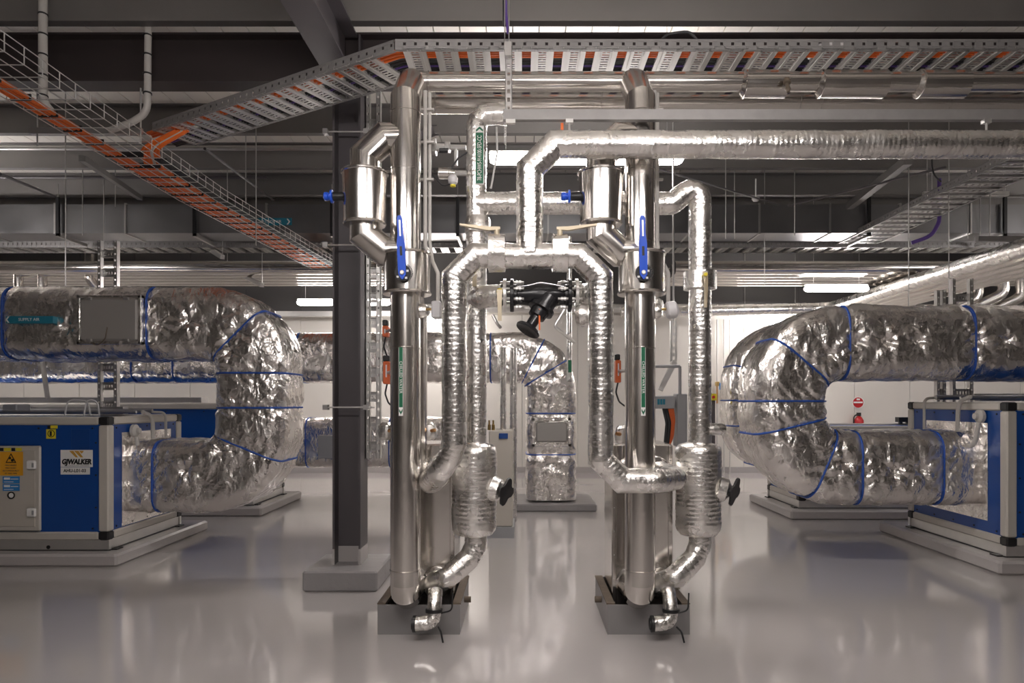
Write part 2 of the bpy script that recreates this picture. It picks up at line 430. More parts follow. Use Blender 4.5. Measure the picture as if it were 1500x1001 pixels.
    out = [lp(-.004, -.04), lp(.004, -.04), lp(.022, -.012), lp(.024, .03), lp(.024, .17), lp(.0165, .23), lp(.0165, .32), lp(.010, .337), lp(-.010, .337), lp(-.0165, .32), lp(-.0165, .23), lp(-.024, .17), lp(-.024, .03), lp(-.022, -.012)]
    L = MB().prism(out, (0, -.012, 0)).build('valve_lever', 'blue_handle', t, smooth=False, label='blue lever handle')
    MB().prism([lp(-.007, .10), lp(.007, .10), lp(.007, .155), lp(-.007, .155)], (0, -.0135, 0)).build('slot', 'black', L, smooth=False)
    MB().prism([lp(-.005, .215), lp(.005, .215), lp(.005, .31), lp(-.005, .31)], (0, -.0135, 0)).build('grip_groove', 'galv_light', L, smooth=False)
    MB().lathe((xd, yd-.045, zd), (0, -1, 0), [(0, .014), (.010, .014), (.013, .010)], 16).build('bolt', 'galv_light', L)
    # branch with filter jacket
    xb = x0-.25; yb = 4.27
    b = MB(); b.tube([(xb, yb, 2.90), (xb, yb, 3.03), (xb+.12, YR, 3.16), (x0, YR, 3.16)], .092, 36); b.build('upper_branch', 'steel', t, ang=12)
    b = MB(); b.tube([(xb, yb, 2.66), (xb, yb, 2.54), (xb+.12, YR, 2.44), (x0, YR, 2.44)], .092, 36); b.build('lower_branch', 'steel', t, ang=12)
    MB().lathe((xb, yb, 2.60), (0, 0, 1), [(0, .128), (.008, .134), (.016, .130), (.02, .130), (.315, .139), (.32, .146), (.33, .146), (.336, .139)], 44).build('filter_jacket', 'steel', t)
    q = MB().lathe((xb-.12, yb-.02, 2.775), (-1, 0, 0), [(0, .028), (.07, .028)], 16).build('tap_stub', 'black', t)
    MB().lathe((xb-.19, yb-.02, 2.775), (-1, 0, 0), [(0, .018), (.004, .040), (.016, .040), (.018, .022), (.03, .022), (.034, .026), (.055, .026), (.06, .018)], 20).build('tap_cap', 'blue_handle', t, label='blue tap cap')
    # slim conduits beside the riser
    xq = x0+.135
    b = MB()
    b.tube(route([(xq-.025, 4.40, 3.5), (xq-.025, 4.40, 2.50), (xq+.06, 4.38, 2.32), (xq+.06, 4.38, 2.13)], .05, 4), .013, 10); b.build('conduit', 'conduit', t)
    b = MB(); b.tube(route([(xq-.0, 4.43, 3.5), (xq-.0, 4.43, 2.53), (xq+.02, 4.43, 2.40)], .05, 4), .011, 10); b.build('conduit', 'conduit', t)
    for z in (3.38, 3.17, 2.93): MB().box(x0+.06, xq+.03, 4.39, 4.415, z-.006, z+.006).build('conduit_clip', 'conduit', t, smooth=False)
    # label strip
    zt, zb_, w = az(509, 4.2), az(597, 4.2), .0135
    xs = x0+(-.012 if S > 0 else .003); ys = YR-r-.003
    s1 = MB().box(xs-w, xs+w, ys-.001, ys+.006, zb_-.052, zt).build('label_strip', 'white', t, smooth=False, label='white and green chilled water label')
    MB().box(xs-w*.85, xs+w*.85, ys-.0016, ys, zb_, zt).build('green_field', 'green', s1, smooth=False)
    text('lettering', 'CHILLED WATER', .0235, facing(V(xs, ys-.0022, zb_+.185), (0, 0, -1), (1, 0, 0)), 'white', s1, sx=1.12)
    zc = zb_-.026
    MB().prism([V(xs, ys-.0016, zc-.020), V(xs+.011, ys-.0016, zc+.002), V(xs+.011, ys-.0016, zc+.018), V(xs, ys-.0016, zc-.002), V(xs-.011, ys-.0016, zc+.018), V(xs-.011, ys-.0016, zc+.002)], (0, -.0006, 0)).build('arrow', 'green', s1, smooth=False)
    # --- sensor
    t = thing('flow_sensor', (x0+.14, 4.4, 2.1), 'small white sensor head on a foil-wrapped stub below the %s valve jacket' % side, 'sensor')
    MB().lathe((x0+.06, 4.33, 2.07), (.9, -.3, 0), [(0, .035), (.03, .05), (.06, .048), (.085, .03)], 16).build('foil_stub', 'foil_pipe', t)
    MB().cyl((x0+.135, 4.30, 2.08), (x0+.17, 4.30, 2.08), .008, 8).build('stem', 'brass', t)
    if S > 0: MB().bbox(x0+.165, x0+.225, 4.27, 4.36, 2.02, 2.13, .008).build('sensor_head', 'sensor_grey', t, smooth=False)
    else: MB().lathe((x0+.165, 4.30, 2.07), (1, 0, .15), [(0, .045), (.01, .055), (.055, .055), (.065, .045), (.075, .02)], 24).build('sensor_head', 'sensor_grey', t)
    # --- foil strainer vessel, neck, diagonal and drain
    xv = x0+.419; yv = 4.50
    t = thing('foil_strainer', (xv, yv, .28), 'bulging foil-wrapped strainer vessel with a black handle, joined to the %s heat exchanger' % side, 'strainer')
    b = MB(); prof = [(0, .075), (.015, .118), (.04, .140), (.07, .148)]+[(.08+.0095*k, .149-(.0028 if k % 3 == 0 else 0)) for k in range(52)]+[(.585, .144), (.605, .125), (.615, .085), (.62, .072)]
    b.lathe((xv, yv, .61), (0, 0, 1), prof, 44)
    for k, v in enumerate(b.v):
        o = V(v.x-xv, v.y-yv, 0)
        b.v[k] = v+o.normalized()*(noise.noise(v*7)*.007+noise.noise(v*22)*.002)
    b.build('vessel', 'foil_pipe', t, ang=60)
    foil_tube('lower_pipe', [(xv+.01, yv, .66), (xv+.01, yv, .50), (x0+.165, 4.40, .285), (x0+.155, 4.615, .285)], .073, t, R=.1, n=1, pitch=6, seedv=x0)
    xdn = x0+.165
    foil_tube('drain_pipe', [(xdn+.02, 4.34, .30), (xdn+.02, 4.27, .22), (xdn+.02, 4.25, .125), (xdn-.10, 4.24, .115)], .046, t, R=.06, n=3, pitch=7, seedv=x0+2)
    MB().lathe((xdn+.02, 4.252, .185), (0, .1, 1), [(0, .053), (.02, .053)], 18).build('clamp', 'black', t)
    MB().lathe((xdn-.10, 4.24, .115), (-1, 0, 0), [(-.01, .052), (.008, .052), (.010, .036), (.016, .036)], 20).build('end_flange', 'black', t)
    MB().tube(route([(xdn+.05, 4.23, .10), (xdn+.07, 4.19, .085), (xdn+.085, 4.18, .02)], .02, 3), .006, 8).build('drain_lever', 'black', t)
    MB().tube(route([(xdn+.05, 4.27, .17), (xdn+.13, 4.27, .19), (xdn+.135, 4.27, .30)], .03, 3), .005, 8).build('bleed_rod', 'black', t)
    # side stub and black wing handle
    MB().lathe((xv+.12, yv-.05, .93), (1, -.25, -.25), [(0, .085), (.05, .075), (.075, .04)], 20).build('side_stub', 'foil_pipe', t)
    ha = V(.75, -.7, -.25).normalized(); hc = V(xv+.19, yv-.07, .92)
    MB().cyl(hc-ha*.03, hc+ha*.02, .014, 12).build('spindle', 'black', t)
    h = MB(); u = V(0, .2, 1); u = (u-ha*u.dot(ha)).normalized(); w = ha.cross(u)
    poly = []
    for k in range(28):
        th = 2*PI*k/28; rr = .048+.034*math.cos(2*th)**2*(1 if abs(math.cos(th)) > .3 else .6); poly.append(hc+ha*.02+u*rr*math.cos(th)*1.15+w*rr*math.sin(th))
    h.prism(poly, ha*.016); h.build('wing_handle', 'black_gloss', t, label='black wing handle')
heat_set(-.735, 'left', 1)
heat_set(.742, 'right', -1)

# ---------------------------------------------------------------- foil pipework
YFo = 4.08
zh = az(375, YFo); xl = ax(665.5, YFo); xr = ax(880, YFo); xm = ax(776, YFo)
t = thing('foil_pipe_loop', (xm, YFo, zh), 'foil-wrapped supply pipe that arches over both heat exchangers and leads off right', 'pipe')
foil_tube('arch_pipe', [(-.565, 4.60, 1.02), (-.565, 4.13, 1.0), (xl, YFo, 1.20), (xl, YFo, zh), (xr, YFo, zh), (xr, YFo, 1.025), (.93, YFo, 1.025), (.93, 4.60, 1.02)], .076, t, R=.13, n=1, seedv=1)
foil_tube('feed_pipe', [(xm, YFo, zh), (xm, YFo, az(212, YFo)), (5.2, YFo, az(212, YFo))], .082, t, R=.15, n=1, seedv=2)
for px0, px1, d in ((715, 741, -1), (808, 832, 1)):
    x0_, x1_ = ax(px0, YFo), ax(px1, YFo)
    b = MB(); b.lathe((x0_, YFo, zh+.005), (1, 0, 0), [(0, .085), (.004, .103), (x1_-x0_-.004, .103), (x1_-x0_, .085)], 28)
    for k, v in enumerate(b.v):
        o = V(0, v.y-YFo, v.z-zh); 
        if o.length > .05: b.v[k] = v+o.normalized()*(noise.noise(v*25)*.008+(.018 if v.z > zh+.06 else 0))
    c = b.build('valve_cover', 'foil_pipe', t, ang=50)
    xm_ = (x0_+x1_)/2
    MB().cyl((xm_, YFo-.02, zh+.11), (xm_, YFo-.02, zh+.15), .016, 12).build('lever_boss', 'handle_beige', c)
    MB().prism([V(xm_-.02*d, YFo-.035, zh+.150), V(xm_+.05*d, YFo-.035, zh+.145), V(xm_+.22*d, YFo-.035, zh+.175), V(xm_+.22*d, YFo-.035, zh+.185), V(xm_+.05*d, YFo-.035, zh+.168), V(xm_-.02*d, YFo-.035, zh+.166)], (0, .03, 0)).build('lever', 'handle_beige', c, smooth=False, label='beige valve lever')

YG = 4.50
xg = ax(698, YG); xv2 = .742+.419
t = thing('green_label_pipe', (xg, YG, 1.2), 'foil-wrapped vertical pipe carrying a long green label, dropping to the left strainer', 'pipe')
foil_tube('vertical_pipe', [(xg, YG, 1.18), (xg, YG, az(166, YG)), (xg+.2, YG+.02, az(166, YG))], .068, t, R=.1, n=3, seedv=3)
b = MB(); b.lathe((xg+.01, YG, 2.60), (0, 0, 1), [(0, .07), (.01, .088), (.09, .086), (.115, .07)], 24); b.build('valve_cover', 'foil_pipe', t)
zt, zb_ = az(185, 4.43), az(270, 4.43); xs = ax(702.5, 4.43); ys = YG-.074
s1 = MB().box(xs-.027, xs+.027, ys-.001, ys+.02, zb_, zt).build('label_strip', 'white', t, smooth=False, label='green pipe label with white lettering')
MB().box(xs-.0245, xs+.0245, ys-.0016, ys, zb_+.003, zt-.043).build('green_field', 'green', s1, smooth=False)
text('lettering', '78-PCHWS-914100-SFD-CC', .040, facing(V(xs+.001, ys-.0022, (zb_+zt-.04)/2), (0, 0, 1), (-1, 0, 0)), 'white', s1, sx=.62)
zc = zt-.024
MB().prism([V(xs, ys-.0016, zc+.019), V(xs+.023, ys-.0016, zc), V(xs+.023, ys-.0016, zc-.015), V(xs, ys-.0016, zc+.004), V(xs-.023, ys-.0016, zc-.015), V(xs-.023, ys-.0016, zc)], (0, -.0006, 0)).build('arrow', 'green', s1, smooth=False)
t = thing('foil_pipe', (xv2, YG, 1.2), 'foil-wrapped pipe crossing behind the risers and dropping to the right strainer', 'pipe')
zx = az(298, YG)
foil_tube('cross_pipe', [(xg, YG, zx), (.99, YG, zx), (1.10, YG, zx+.09), (xv2+.01, YG, zx+.06), (xv2+.01, YG, 1.18)], .074, t, R=.06, n=2, seedv=4)
zz = az(411, YG)
b = MB(); b.lathe((xv2+.01, YG, zz-.065), (0, 0, 1), [(0, .08), (.006, .106), (.12, .108), (.128, .08)], 30)
for k, v in enumerate(b.v): b.v[k] = v+V(v.x-xv2, v.y-YG, 0).normalized()*noise.noise(v*22)*.006
c = b.build('valve_cover', 'foil_pipe', t, ang=50)
MB().cyl((xv2+.005, YG-.10, zz+.01), (xv2+.005, YG-.168, zz+.01), .011, 12).build('lever_boss', 'yellow', c)
MB().prism([V(xv2-.013, YG-.145, zz+.03), V(xv2+.023, YG-.145, zz+.03), V(xv2+.021, YG-.16, zz-.05), V(xv2+.014, YG-.16, zz-.20), V(xv2-.004, YG-.16, zz-.20), V(xv2-.003, YG-.16, zz-.05)], (0, .006, 0)).build('lever', 'handle_beige', c, smooth=False, label='beige valve lever')
MB().lathe((xv2+.05, YG-.02, az(629, YG)), (1, 0, 0), [(0, .04), (.10, .04), (.12, .03)], 16).build('capped_stub', 'foil_pipe', t)

# ---------------------------------------------------------------- black balancing valve
YV = 4.33; zv = az(433, YV)
t = thing('balancing_valve', (ax(790, YV), YV, zv), 'black cast Y-pattern balancing valve with handwheel, flanged between foil pipes', 'valve')
xa, xb = ax(750, YV), ax(834, YV)
b = MB(); b.lathe((xa, YV, zv), (1, 0, 0), [(0, .07), (.03, .07), (.035, .058), (.10, .066), (.18, .085), (.25, .075), (xb-xa-.035, .058), (xb-xa-.03, .07), (xb-xa, .07)], 28); b.build('body', 'black_gloss', t)
for xx, d in ((xa, -1), (xb, 1)):
    MB().lathe((xx-.012, YV, zv), (1, 0, 0), [(0, .102), (.003, .105), (.021, .105), (.024, .102)], 32).build('flange', 'black_gloss', t)
    f2 = MB().lathe((xx+d*.045-.009, YV, zv), (1, 0, 0), [(0, .105), (.018, .105)], 32).build('steel_flange', 'galv_light', t)
    for k in range(8):
        th = 2*PI*(k+.5)/8; c = V(0, .083*math.cos(th), .083*math.sin(th))+V(xx, YV, zv)
        bo = MB(); bo.cyl(c+V(-.075, 0, 0), c+V(.075, 0, 0), .007, 8)
        for q in (-.058, .024 if d < 0 else -.04, .044): bo.cyl(c+V(q, 0, 0), c+V(q+.014, 0, 0), .0125, 6)
        bo.build('bolt', 'galv_light', t)
ba = V(-.5, -.25, -.8).normalized(); bc = V(ax(803, YV), YV-.02, zv-.02)
b = MB(); b.lathe(bc, ba, [(0, .07), (.07, .066), (.075, .085), (.10, .085), (.105, .06), (.15, .055), (.155, .036), (.22, .034)], 26); b.build('bonnet', 'black_gloss', t)
hw = bc+ba*.22
b = MB(); b.lathe(hw, ba, [(0, .028), (.01, .055), (.02, .075), (.032, .082), (.042, .078), (.03, .05), (.026, .01)], 28); b.build('handwheel', 'black_gloss', t)
MB().box(hw.x+.05, hw.x+.06, hw.y-.03, hw.y-.02, hw.z-.03, hw.z+.10).build('tag', 'orange', t, smooth=False)
foil_tube('foil_stub', [(xg, YG, zv), (xa-.17, YV+.03, zv), (xa-.06, YV, zv)], .072, t, R=.08, n=3, seedv=6)
foil_tube('foil_stub', [(xb+.055, YV, zv), (xb+.13, YV-.04, zv), (xr, YFo+.05, zv)], .072, t, R=.08, n=3, seedv=7)
MB().lathe((xr-.10, YFo+.14, zv-.14), (-.6, .2, 0), [(-.05, .06), (.0, .075), (.03, .06), (.04, .02)], 18).build('foil_bulge', 'foil_pipe', t)
# beige lever with yellow hub, small test points
xl2 = ax(732, YV-.09)
MB().lathe((xl2, YV-.07, zv+.01), (0, -1, 0), [(0, .02), (.03, .02), (.034, .014)], 16).build('lever_hub', 'yellow', t)
MB().prism([V(xl2-.018, YV-.11, zv+.02), V(xl2+.018, YV-.11, zv+.02), V(xl2+.013, YV-.115, zv-.06), V(xl2+.013, YV-.115, zv-.175), V(xl2-.011, YV-.115, zv-.175), V(xl2-.013, YV-.115, zv-.06)], (0, .007, 0)).build('lever', 'handle_beige', t, smooth=False, label='beige valve lever')
for k, (p0, p1, p2) in enumerate((((828, 452), (812, 478), (842, 502)), ((722, 462), (728, 474), (733, 480)))):
    MB().tube(route([at(*p0, YV-.02), at(*p1, YV-.04), at(*p2, YV)], .02, 3), .010, 8).build('test_tube', 'galv_light', t)
t = thing('beige_valve_lever', at(697, 400, 4.38), 'short beige lever standing on the foil pipe left of the black valve', 'lever')
MB().box(ax(692, 4.38), ax(698, 4.38), 4.37, 4.39, az(420, 4.38), az(396, 4.38)).build('blade', 'handle_beige', t, smooth=False)
MB().cyl(V(ax(695, 4.38), 4.38, az(418, 4.38)), V(ax(695, 4.38), 4.44, az(418, 4.38)), .008, 8).build('spindle', 'galv', t)

# ---------------------------------------------------------------- instruments left of the green label pipe
t = thing('pressure_switch', at(650, 216, 4.5), 'steel threaded fitting with hexagon union on a side branch, upper of two', 'fitting')
zz = az(216, 4.5)
MB().lathe(V(ax(629, 4.5), 4.5, zz), (1, 0, 0), [(0, .04), (.012, .05), (.045, .058), (.05, .03), (.10, .025), (.105, .038), (.135, .038), (.14, .02), (.24, .018)], 8).build('union', 'galv_light', t)
MB().cyl(V(ax(645, 4.5), 4.45, zz-.04), V(ax(658, 4.5), 4.45, zz-.04), .016, 10).build('black_knob', 'black', t)
MB().cyl(V(ax(668, 4.5), 4.5, zz), V(ax(668, 4.5), 4.5, zz-.12), .012, 10).build('drop_tube', 'galv_light', t)
t = thing('pressure_transmitter', at(660, 254, 4.5), 'steel transmitter with a glass bowl and black cable, lower of two', 'sensor')
zz = az(254, 4.5)
MB().lathe(V(ax(642, 4.5), 4.5, zz), (1, 0, 0), [(0, .03), (.006, .038), (.07, .038), (.075, .03), (.11, .02)], 20).build('housing', 'steel', t)
MB().cyl(V(ax(664, 4.5), 4.5, zz), V(ax(690, 4.5), 4.5, zz), .018, 8).build('nipple', 'galv_light', t)
MB().lathe(V(ax(664, 4.5), 4.48, zz-.02), (0, 0, -1), [(0, .02), (.02, .033), (.05, .03), (.065, .015)], 16).build('bowl', 'sensor_grey', t)
MB().lathe(V(ax(664, 4.5), 4.48, zz-.075), (0, 0, -1), [(0, .018), (.02, .018)], 12).build('yellow_ring', 'yellow', t)
MB().tube(route([V(ax(662, 4.5), 4.48, zz+.03), V(ax(672, 4.5), 4.47, zz+.09), V(ax(690, 4.5), 4.47, zz+.14)], .05, 4), .006, 8).build('cable', 'cable_black', t)
MB().tube(route([V(ax(660, 4.5), 4.47, zz-.08), V(ax(650, 4.5), 4.46, zz-.10), V(ax(634, 4.5), 4.47, zz-.02)], .05, 4), .004, 8).build('cable', 'cable_black', t)

# ---------------------------------------------------------------- clad headers under the cable tray
t = thing('header_pipe', (2, 4.55, 3.57), 'slim stainless clad header pipe with thick sleeves, directly under the cable tray', 'pipe')
MB().tube([(-.74, 4.55, 3.63), (5.6, 4.55, 3.63)], .064, 32).build('run', 'steel', t)
for a, c in ((1.45, 1.76), (1.96, 2.42), (2.62, 2.96)):
    MB().lathe((a, 4.55, 3.615), (1, 0, 0), [(0, .06), (.025, .088), (c-a-.008, .09), (c-a, .075)], 36).build('sleeve', 'steel', t)
    MB().lathe((a+.02, 4.55, 3.615), (1, 0, 0), [(0, .085), (.004, .0925), (.012, .0925), (.016, .085)], 36).build('sleeve_band', 'steel', t)
for xx in (-.63, .66, .82): MB().lathe((xx, 4.55, 3.63), (1, 0, 0), [(0, .064), (.003, .068), (.009, .068), (.012, .064)], 32).build('seam_band', 'steel', t)
b = MB(); c0 = V(ax(1153, 4.42), 4.43, 3.59); b.lathe(c0, (0, -.3, -1), [(0, .02), (.03, .025), (.035, .012), (.07, .012), (.075, .018), (.10, .010)], 12); b.build('air_vent', 'rust', t)
t = thing('header_pipe', (2, 4.85, 3.545), 'thick stainless clad header pipe behind the slim one, above the steel channel', 'pipe')
MB().tube([(-.74, 4.85, 3.63), (5.6, 4.85, 3.63)], .085, 36).build('run', 'steel', t)
for xx in (-.62, .55, 1.95, 2.1, 3.0): MB().lathe((xx, 4.85, 3.63), (1, 0, 0), [(0, .085), (.003, .089), (.009, .089), (.012, .085)], 36).build('seam_band', 'steel', t)
# saddle where the right riser meets the header
# ---------------------------------------------------------------- steel channel with hangers
t = thing('strut_channel', (2, 4.12, 3.20), 'galvanised steel channel hung across the front above the foil feed pipe', 'channel')
zc = az(167.5, 4.1)
b = MB(); sec = [(-.031, -.02), (-.031, .02), (.031, .02), (.031, -.02), (.027, -.02), (.027, .016), (-.027, .016), (-.027, -.02)]
b.sweep([(ax(737, 4.1), 4.12, zc), (5.6, 4.12, zc)], sec, ref=V(0, 0, 1)); b.build('channel', 'strut', t, smooth=False)
def slotted_bar(parent, p0, z0, z1, w=.042, name='hanger_bar', mt='galv_light'):
    """upright slotted channel: face plate with punched slots"""
    b = MB(); x, y = p0; n = int((z1-z0)/.05)
    b.box(x-w/2, x-w/5, y, y+.004, z0, z1); b.box(x+w/5, x+w/2, y, y+.004, z0, z1)
    b.box(x-w/2, x-w/2+.003, y, y+.03, z0, z1); b.box(x+w/2-.003, x+w/2, y, y+.03, z0, z1)
    for k in range(n+1):
        zz = z0+k*(z1-z0)/n; b.box(x-w/5, x+w/5, y, y+.004, max(z0, zz-.013), min(z1, zz+.013))
    return b.build(name, mt, parent, smooth=False)
slotted_bar(t, (ax(745, 4.12), 4.14), zc+.03, az(66, 4.14), mt='galv')
for dx_ in (-.012, .014): MB().cyl((ax(742, 4.14)+dx_, 4.17, az(70, 4.14)), (ax(742, 4.14)+dx_, 4.17, ZP), .004, 6).build('hanger_rod', 'galv', t)
MB().box(ax(739, 4.12), ax(749, 4.12), 4.11, 4.15, az(82, 4.12), az(62, 4.12)).build('hanger_bracket', 'galv', t, smooth=False)
for px in (834, 1445):
    MB().cyl(V(ax(px, 4.1), 4.1, zc-.03), V(ax(px, 4.1), 4.1, zc-.11), .007, 8).build('pipe_hanger', 'galv_light', t)
    MB().box(ax(px, 4.1)-.022, ax(px, 4.1)+.022, 4.085, 4.12, zc-.055, zc-.032).build('hanger_nut', 'galv_light', t, smooth=False)
MB().box(ax(741, 4.1), ax(755, 4.1), 4.09, 4.12, zc-.055, zc-.032).build('hanger_nut', 'galv_light', t, smooth=False)
b = MB()
for k in range(9):
    c = V(ax(740, 4.1), 4.1, zc-.045-.016*k); b.tube([c+V(.005*math.cos(a), (.0 if k % 2 else .005)*math.cos(a), .009*math.sin(a)) for a in [2*PI*j/8 for j in range(8)]], .0016, 5, loop=True)
b.build('chain', 'galv_light', t)
MB().box(ax(822, 4.1), ax(826, 4.1), 4.14, 4.145, az(192, 4.1), az(176, 4.1)).build('orange_tag', 'orange', t, smooth=False)
o = MB().tube(route([V(ax(740, 4.3), 4.3, 4.5), V(ax(741, 4.3), 4.3, 3.95), V(ax(744, 4.3), 4.38, 3.86)], .05, 4), .009, 8).build('cable', 'purple'); tag(o, 'purple cable dropping from the roof into the overhead tray', 'cable')
o = MB().tube([V(ax(737, 4.3), 4.32, 4.5), V(ax(738, 4.3), 4.33, 3.88)], .008, 8).build('cable', 'cable_black'); tag(o, 'black cable dropping from the roof into the overhead tray', 'cable')
o = MB().tube(route([V(ax(727, 4.2), 4.24, zc-.02), V(ax(728, 4.2), 4.25, 3.05), V(ax(718, 4.2), 4.3, 2.84)], .06, 4), .006, 8).build('cable', 'cable_white'); tag(o, 'thin pale cable hanging beside the green label', 'cable')

# ---------------------------------------------------------------- perforated cable trays
def rung_mesh(L, w, m='galv_light', nslot=None):
    """slotted pan rung: length L along +Y from 0, width w along X, slots punched through"""
    b = MB(); e = w*.33; t_ = .004
    b.box(-w/2, -w/2+e, 0, L, 0, t_); b.box(w/2-e, w/2, 0, L, 0, t_)
    b.box(-w/2, -w/2+.004, 0, L, t_, .022); b.box(w/2-.004, w/2, 0, L, t_, .022)
    b.box(-w/2+e*.55, -w/2+e*.75, 0, L, -.003, 0); b.box(w/2-e*.75, w/2-e*.55, 0, L, -.003, 0)
    n = nslot or max(4, int(L/.03)); p = L/n
    for k in range(n+1):
        y0 = max(0, k*p-p*.29); y1 = min(L, k*p+p*.29); b.box(-w/2+e, w/2-e, y0, y1, 0, t_)
        if k % 3 == 1 and k < n: b.box(-.004, .004, y1, min(L, y1+p*.42), 0, t_)
    return b.mesh('rung', m, smooth=False)
def rail(b, p0, p1, h, flip):
    """side rail with punched square holes and lip"""
    p0 = Vector(p0); p1 = Vector(p1); d = (p1-p0); L = d.length; d.normalize(); n = d.cross(V(0, 0, 1))*flip
    M = Matrix(((d.x, n.x, 0, p0.x), (d.y, n.y, 0, p0.y), (d.z, n.z, 1, p0.z), (0, 0, 0, 1)))
    b.box(0, L, 0, .003, 0, h*.36, M); b.box(0, L, 0, .003, h*.66, h, M); b.box(0, L, 0, .02, h-.003, h, M); b.box(0, L, -.0, .025, -.003, 0, M)
    k = 0; p = .0705
    while k*p < L:
        a = k*p; b.box(a, min(L, a+p*.73), 0, .003, h*.36, h*.66, M)
        b.box(a+.006, min(L, a+p-.018), -.003, 0, h*.22, h*.34, M); b.box(a+.006, min(L, a+p-.018), -.003, 0, h*.70, h*.82, M)
        k += 1
def tray(name, p0, p1, width, z, h, pitch, rw, label, group=None, side=None, mt='galv_light', first=.05, railmat='strut', nslot=None):
    """p0->p1 = near rail line (x,y); the tray extends to the left of that direction by width (side vector)"""
    p0 = V(p0[0], p0[1], z); p1 = V(p1[0], p1[1], z); d = (p1-p0); L = d.length; d.normalize()
    s = V(-d.y, d.x, 0)
    t = thing(name, (p0+p1)/2, label, 'cable tray', group)
    b = MB(); rail(b, p0, p1, h, -1); b.build('side_rail', railmat, t, smooth=False)
    b = MB(); rail(b, p0+s*width, p1+s*width, h, 1); b.build('side_rail', railmat, t, smooth=False)
    me = rung_mesh(width, rw, mt, nslot)
    k = 0
    while first+k*pitch < L-rw/2:
        c = p0+d*(first+k*pitch)
        M = Matrix(((d.x, s.x, 0, c.x), (d.y, s.y, 0, c.y), (0, 0, 1, c.z), (0, 0, 0, 1)))
        inst(me, 'rung', t, M); k += 1
    return t
TZ = 3.77
tray('perforated_cable_tray', (-.82, 4.40), (5.6, 4.40), .40, TZ, .068, .208, .148, 'straight galvanised cable tray across the top in front of the roof', first=.12)
tray('perforated_cable_tray', (-3.10, 5.72), (-.83, 4.41), .40, TZ, .068, .208, .148, 'slanting galvanised cable tray falling away left from the straight one', first=.08)
MB_ = MB
def cable(pts, r, m, label, group=None, R=.1, n=3, name='cable'):
    o = MB().tube(route(pts, R, n), r, 8).build(name, m); return tag(o, label, 'cable', group)
for k in range(3):
    cable([(-3.2, 5.83+.04*k, TZ+.02), (-.84+.02*k, 4.47+.03*k, TZ+.02), (5.5, 4.46+.03*k, TZ+.02)], .012, 'orange', 'orange cable along the front of the overhead tray, %s from the front rail' % ('first', 'second', 'third')[k], 'orange cables in the overhead tray')
ORD_ = ('first', 'second', 'third', 'fourth', 'fifth', 'sixth')
for k in range(6):
    cable([(-3.1, 5.97+.03*k, TZ+.022), (-.8, 4.60+.028*k, TZ+.022), (5.5, 4.60+.028*k+.01*random.random(), TZ+.022)], .0115, 'cable_black' if k != 2 else 'purple', 'dark cable lying along the middle of the overhead tray, %s from the front' % ORD_[k], 'dark cables in the overhead tray')
o = cable([(.85, 4.5, 3.80), (.95, 4.5, 3.92), (1.10, 4.48, 3.93), (1.22, 4.5, 3.80)], .009, 'cable_black', 'black cable loop standing above the overhead tray', R=.08)
o = MB().bbox(1.98, 2.18, 4.55, 4.75, 3.86, 3.90, .015).build('junction_box', 'sensor_grey', smooth=False); tag(o, 'pale flat box sitting on top of the overhead tray', 'box')

# ---------------------------------------------------------------- far trays, duct and pipes across the back
TB = 10.15; zt = 3.79
tray('perforated_cable_tray', (XL+.3, TB), (XR-.3, TB), .40, zt, .10, .21, .118, 'long galvanised cable tray crossing the whole hall below the square duct', nslot=6)
tray('perforated_cable_tray', (5.25, 5.2), (5.25, TB), .58, 3.83, .075, .21, .118, 'galvanised cable tray running back along the upper right to the long one', nslot=8, mt='galv')
t = thing('tray_support', (5.0, 8.2, 3.8), 'pale steel channel carrying the upper right cable tray on rods', 'support')
yy = 8.3; z_ = az(284, yy); MB().box(ax(1352, yy), ax(1477, yy), yy-.02, yy+.02, z_-.025, z_+.025).build('channel', 'galv_light', t, smooth=False)
for px in (1358, 1470): MB().cyl((ax(px, yy), yy, z_), (ax(px, yy), yy, ZP), .006, 6).build('hanger_rod', 'galv', t)
# square galvanised duct
t = thing('galvanised_duct', (0, 9.7, 3.83), 'long square galvanised outside air duct crossing the hall under the roof', 'duct')
zb_, zt2 = 3.84, 4.24
x = XL+.2; k = 0
while x < XR-.3:
    x1 = min(x+.98, XR-.2)
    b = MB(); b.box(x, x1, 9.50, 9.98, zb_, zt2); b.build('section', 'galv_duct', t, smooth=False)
    MB().box(x1-.012, x1+.012, 9.485, 9.995, zb_-.015, zt2+.015).build('flange', 'galv', t, smooth=False)
    x = x1
lab = MB().box(ax(375, 9.5), ax(428, 9.5), 9.478, 9.49, az(330, 9.48), az(319.5, 9.48)).build('duct_label', 'teal', t, smooth=False, label='teal outside air label')
text('lettering', 'OUTSIDE AIR', .058, FRONT(V(ax(397, 9.48), 9.476, az(325, 9.48))), 'white', lab, sx=.85)
xx = ax(422, 9.48); zz = az(325, 9.48)
MB().prism([V(xx-.02, 9.477, zz+.04), V(xx, 9.477, zz+.04), V(xx+.03, 9.477, zz), V(xx, 9.477, zz-.04), V(xx-.02, 9.477, zz-.04), V(xx+.01, 9.477, zz)], (0, -.002, 0)).build('arrow', 'white', lab, smooth=False)
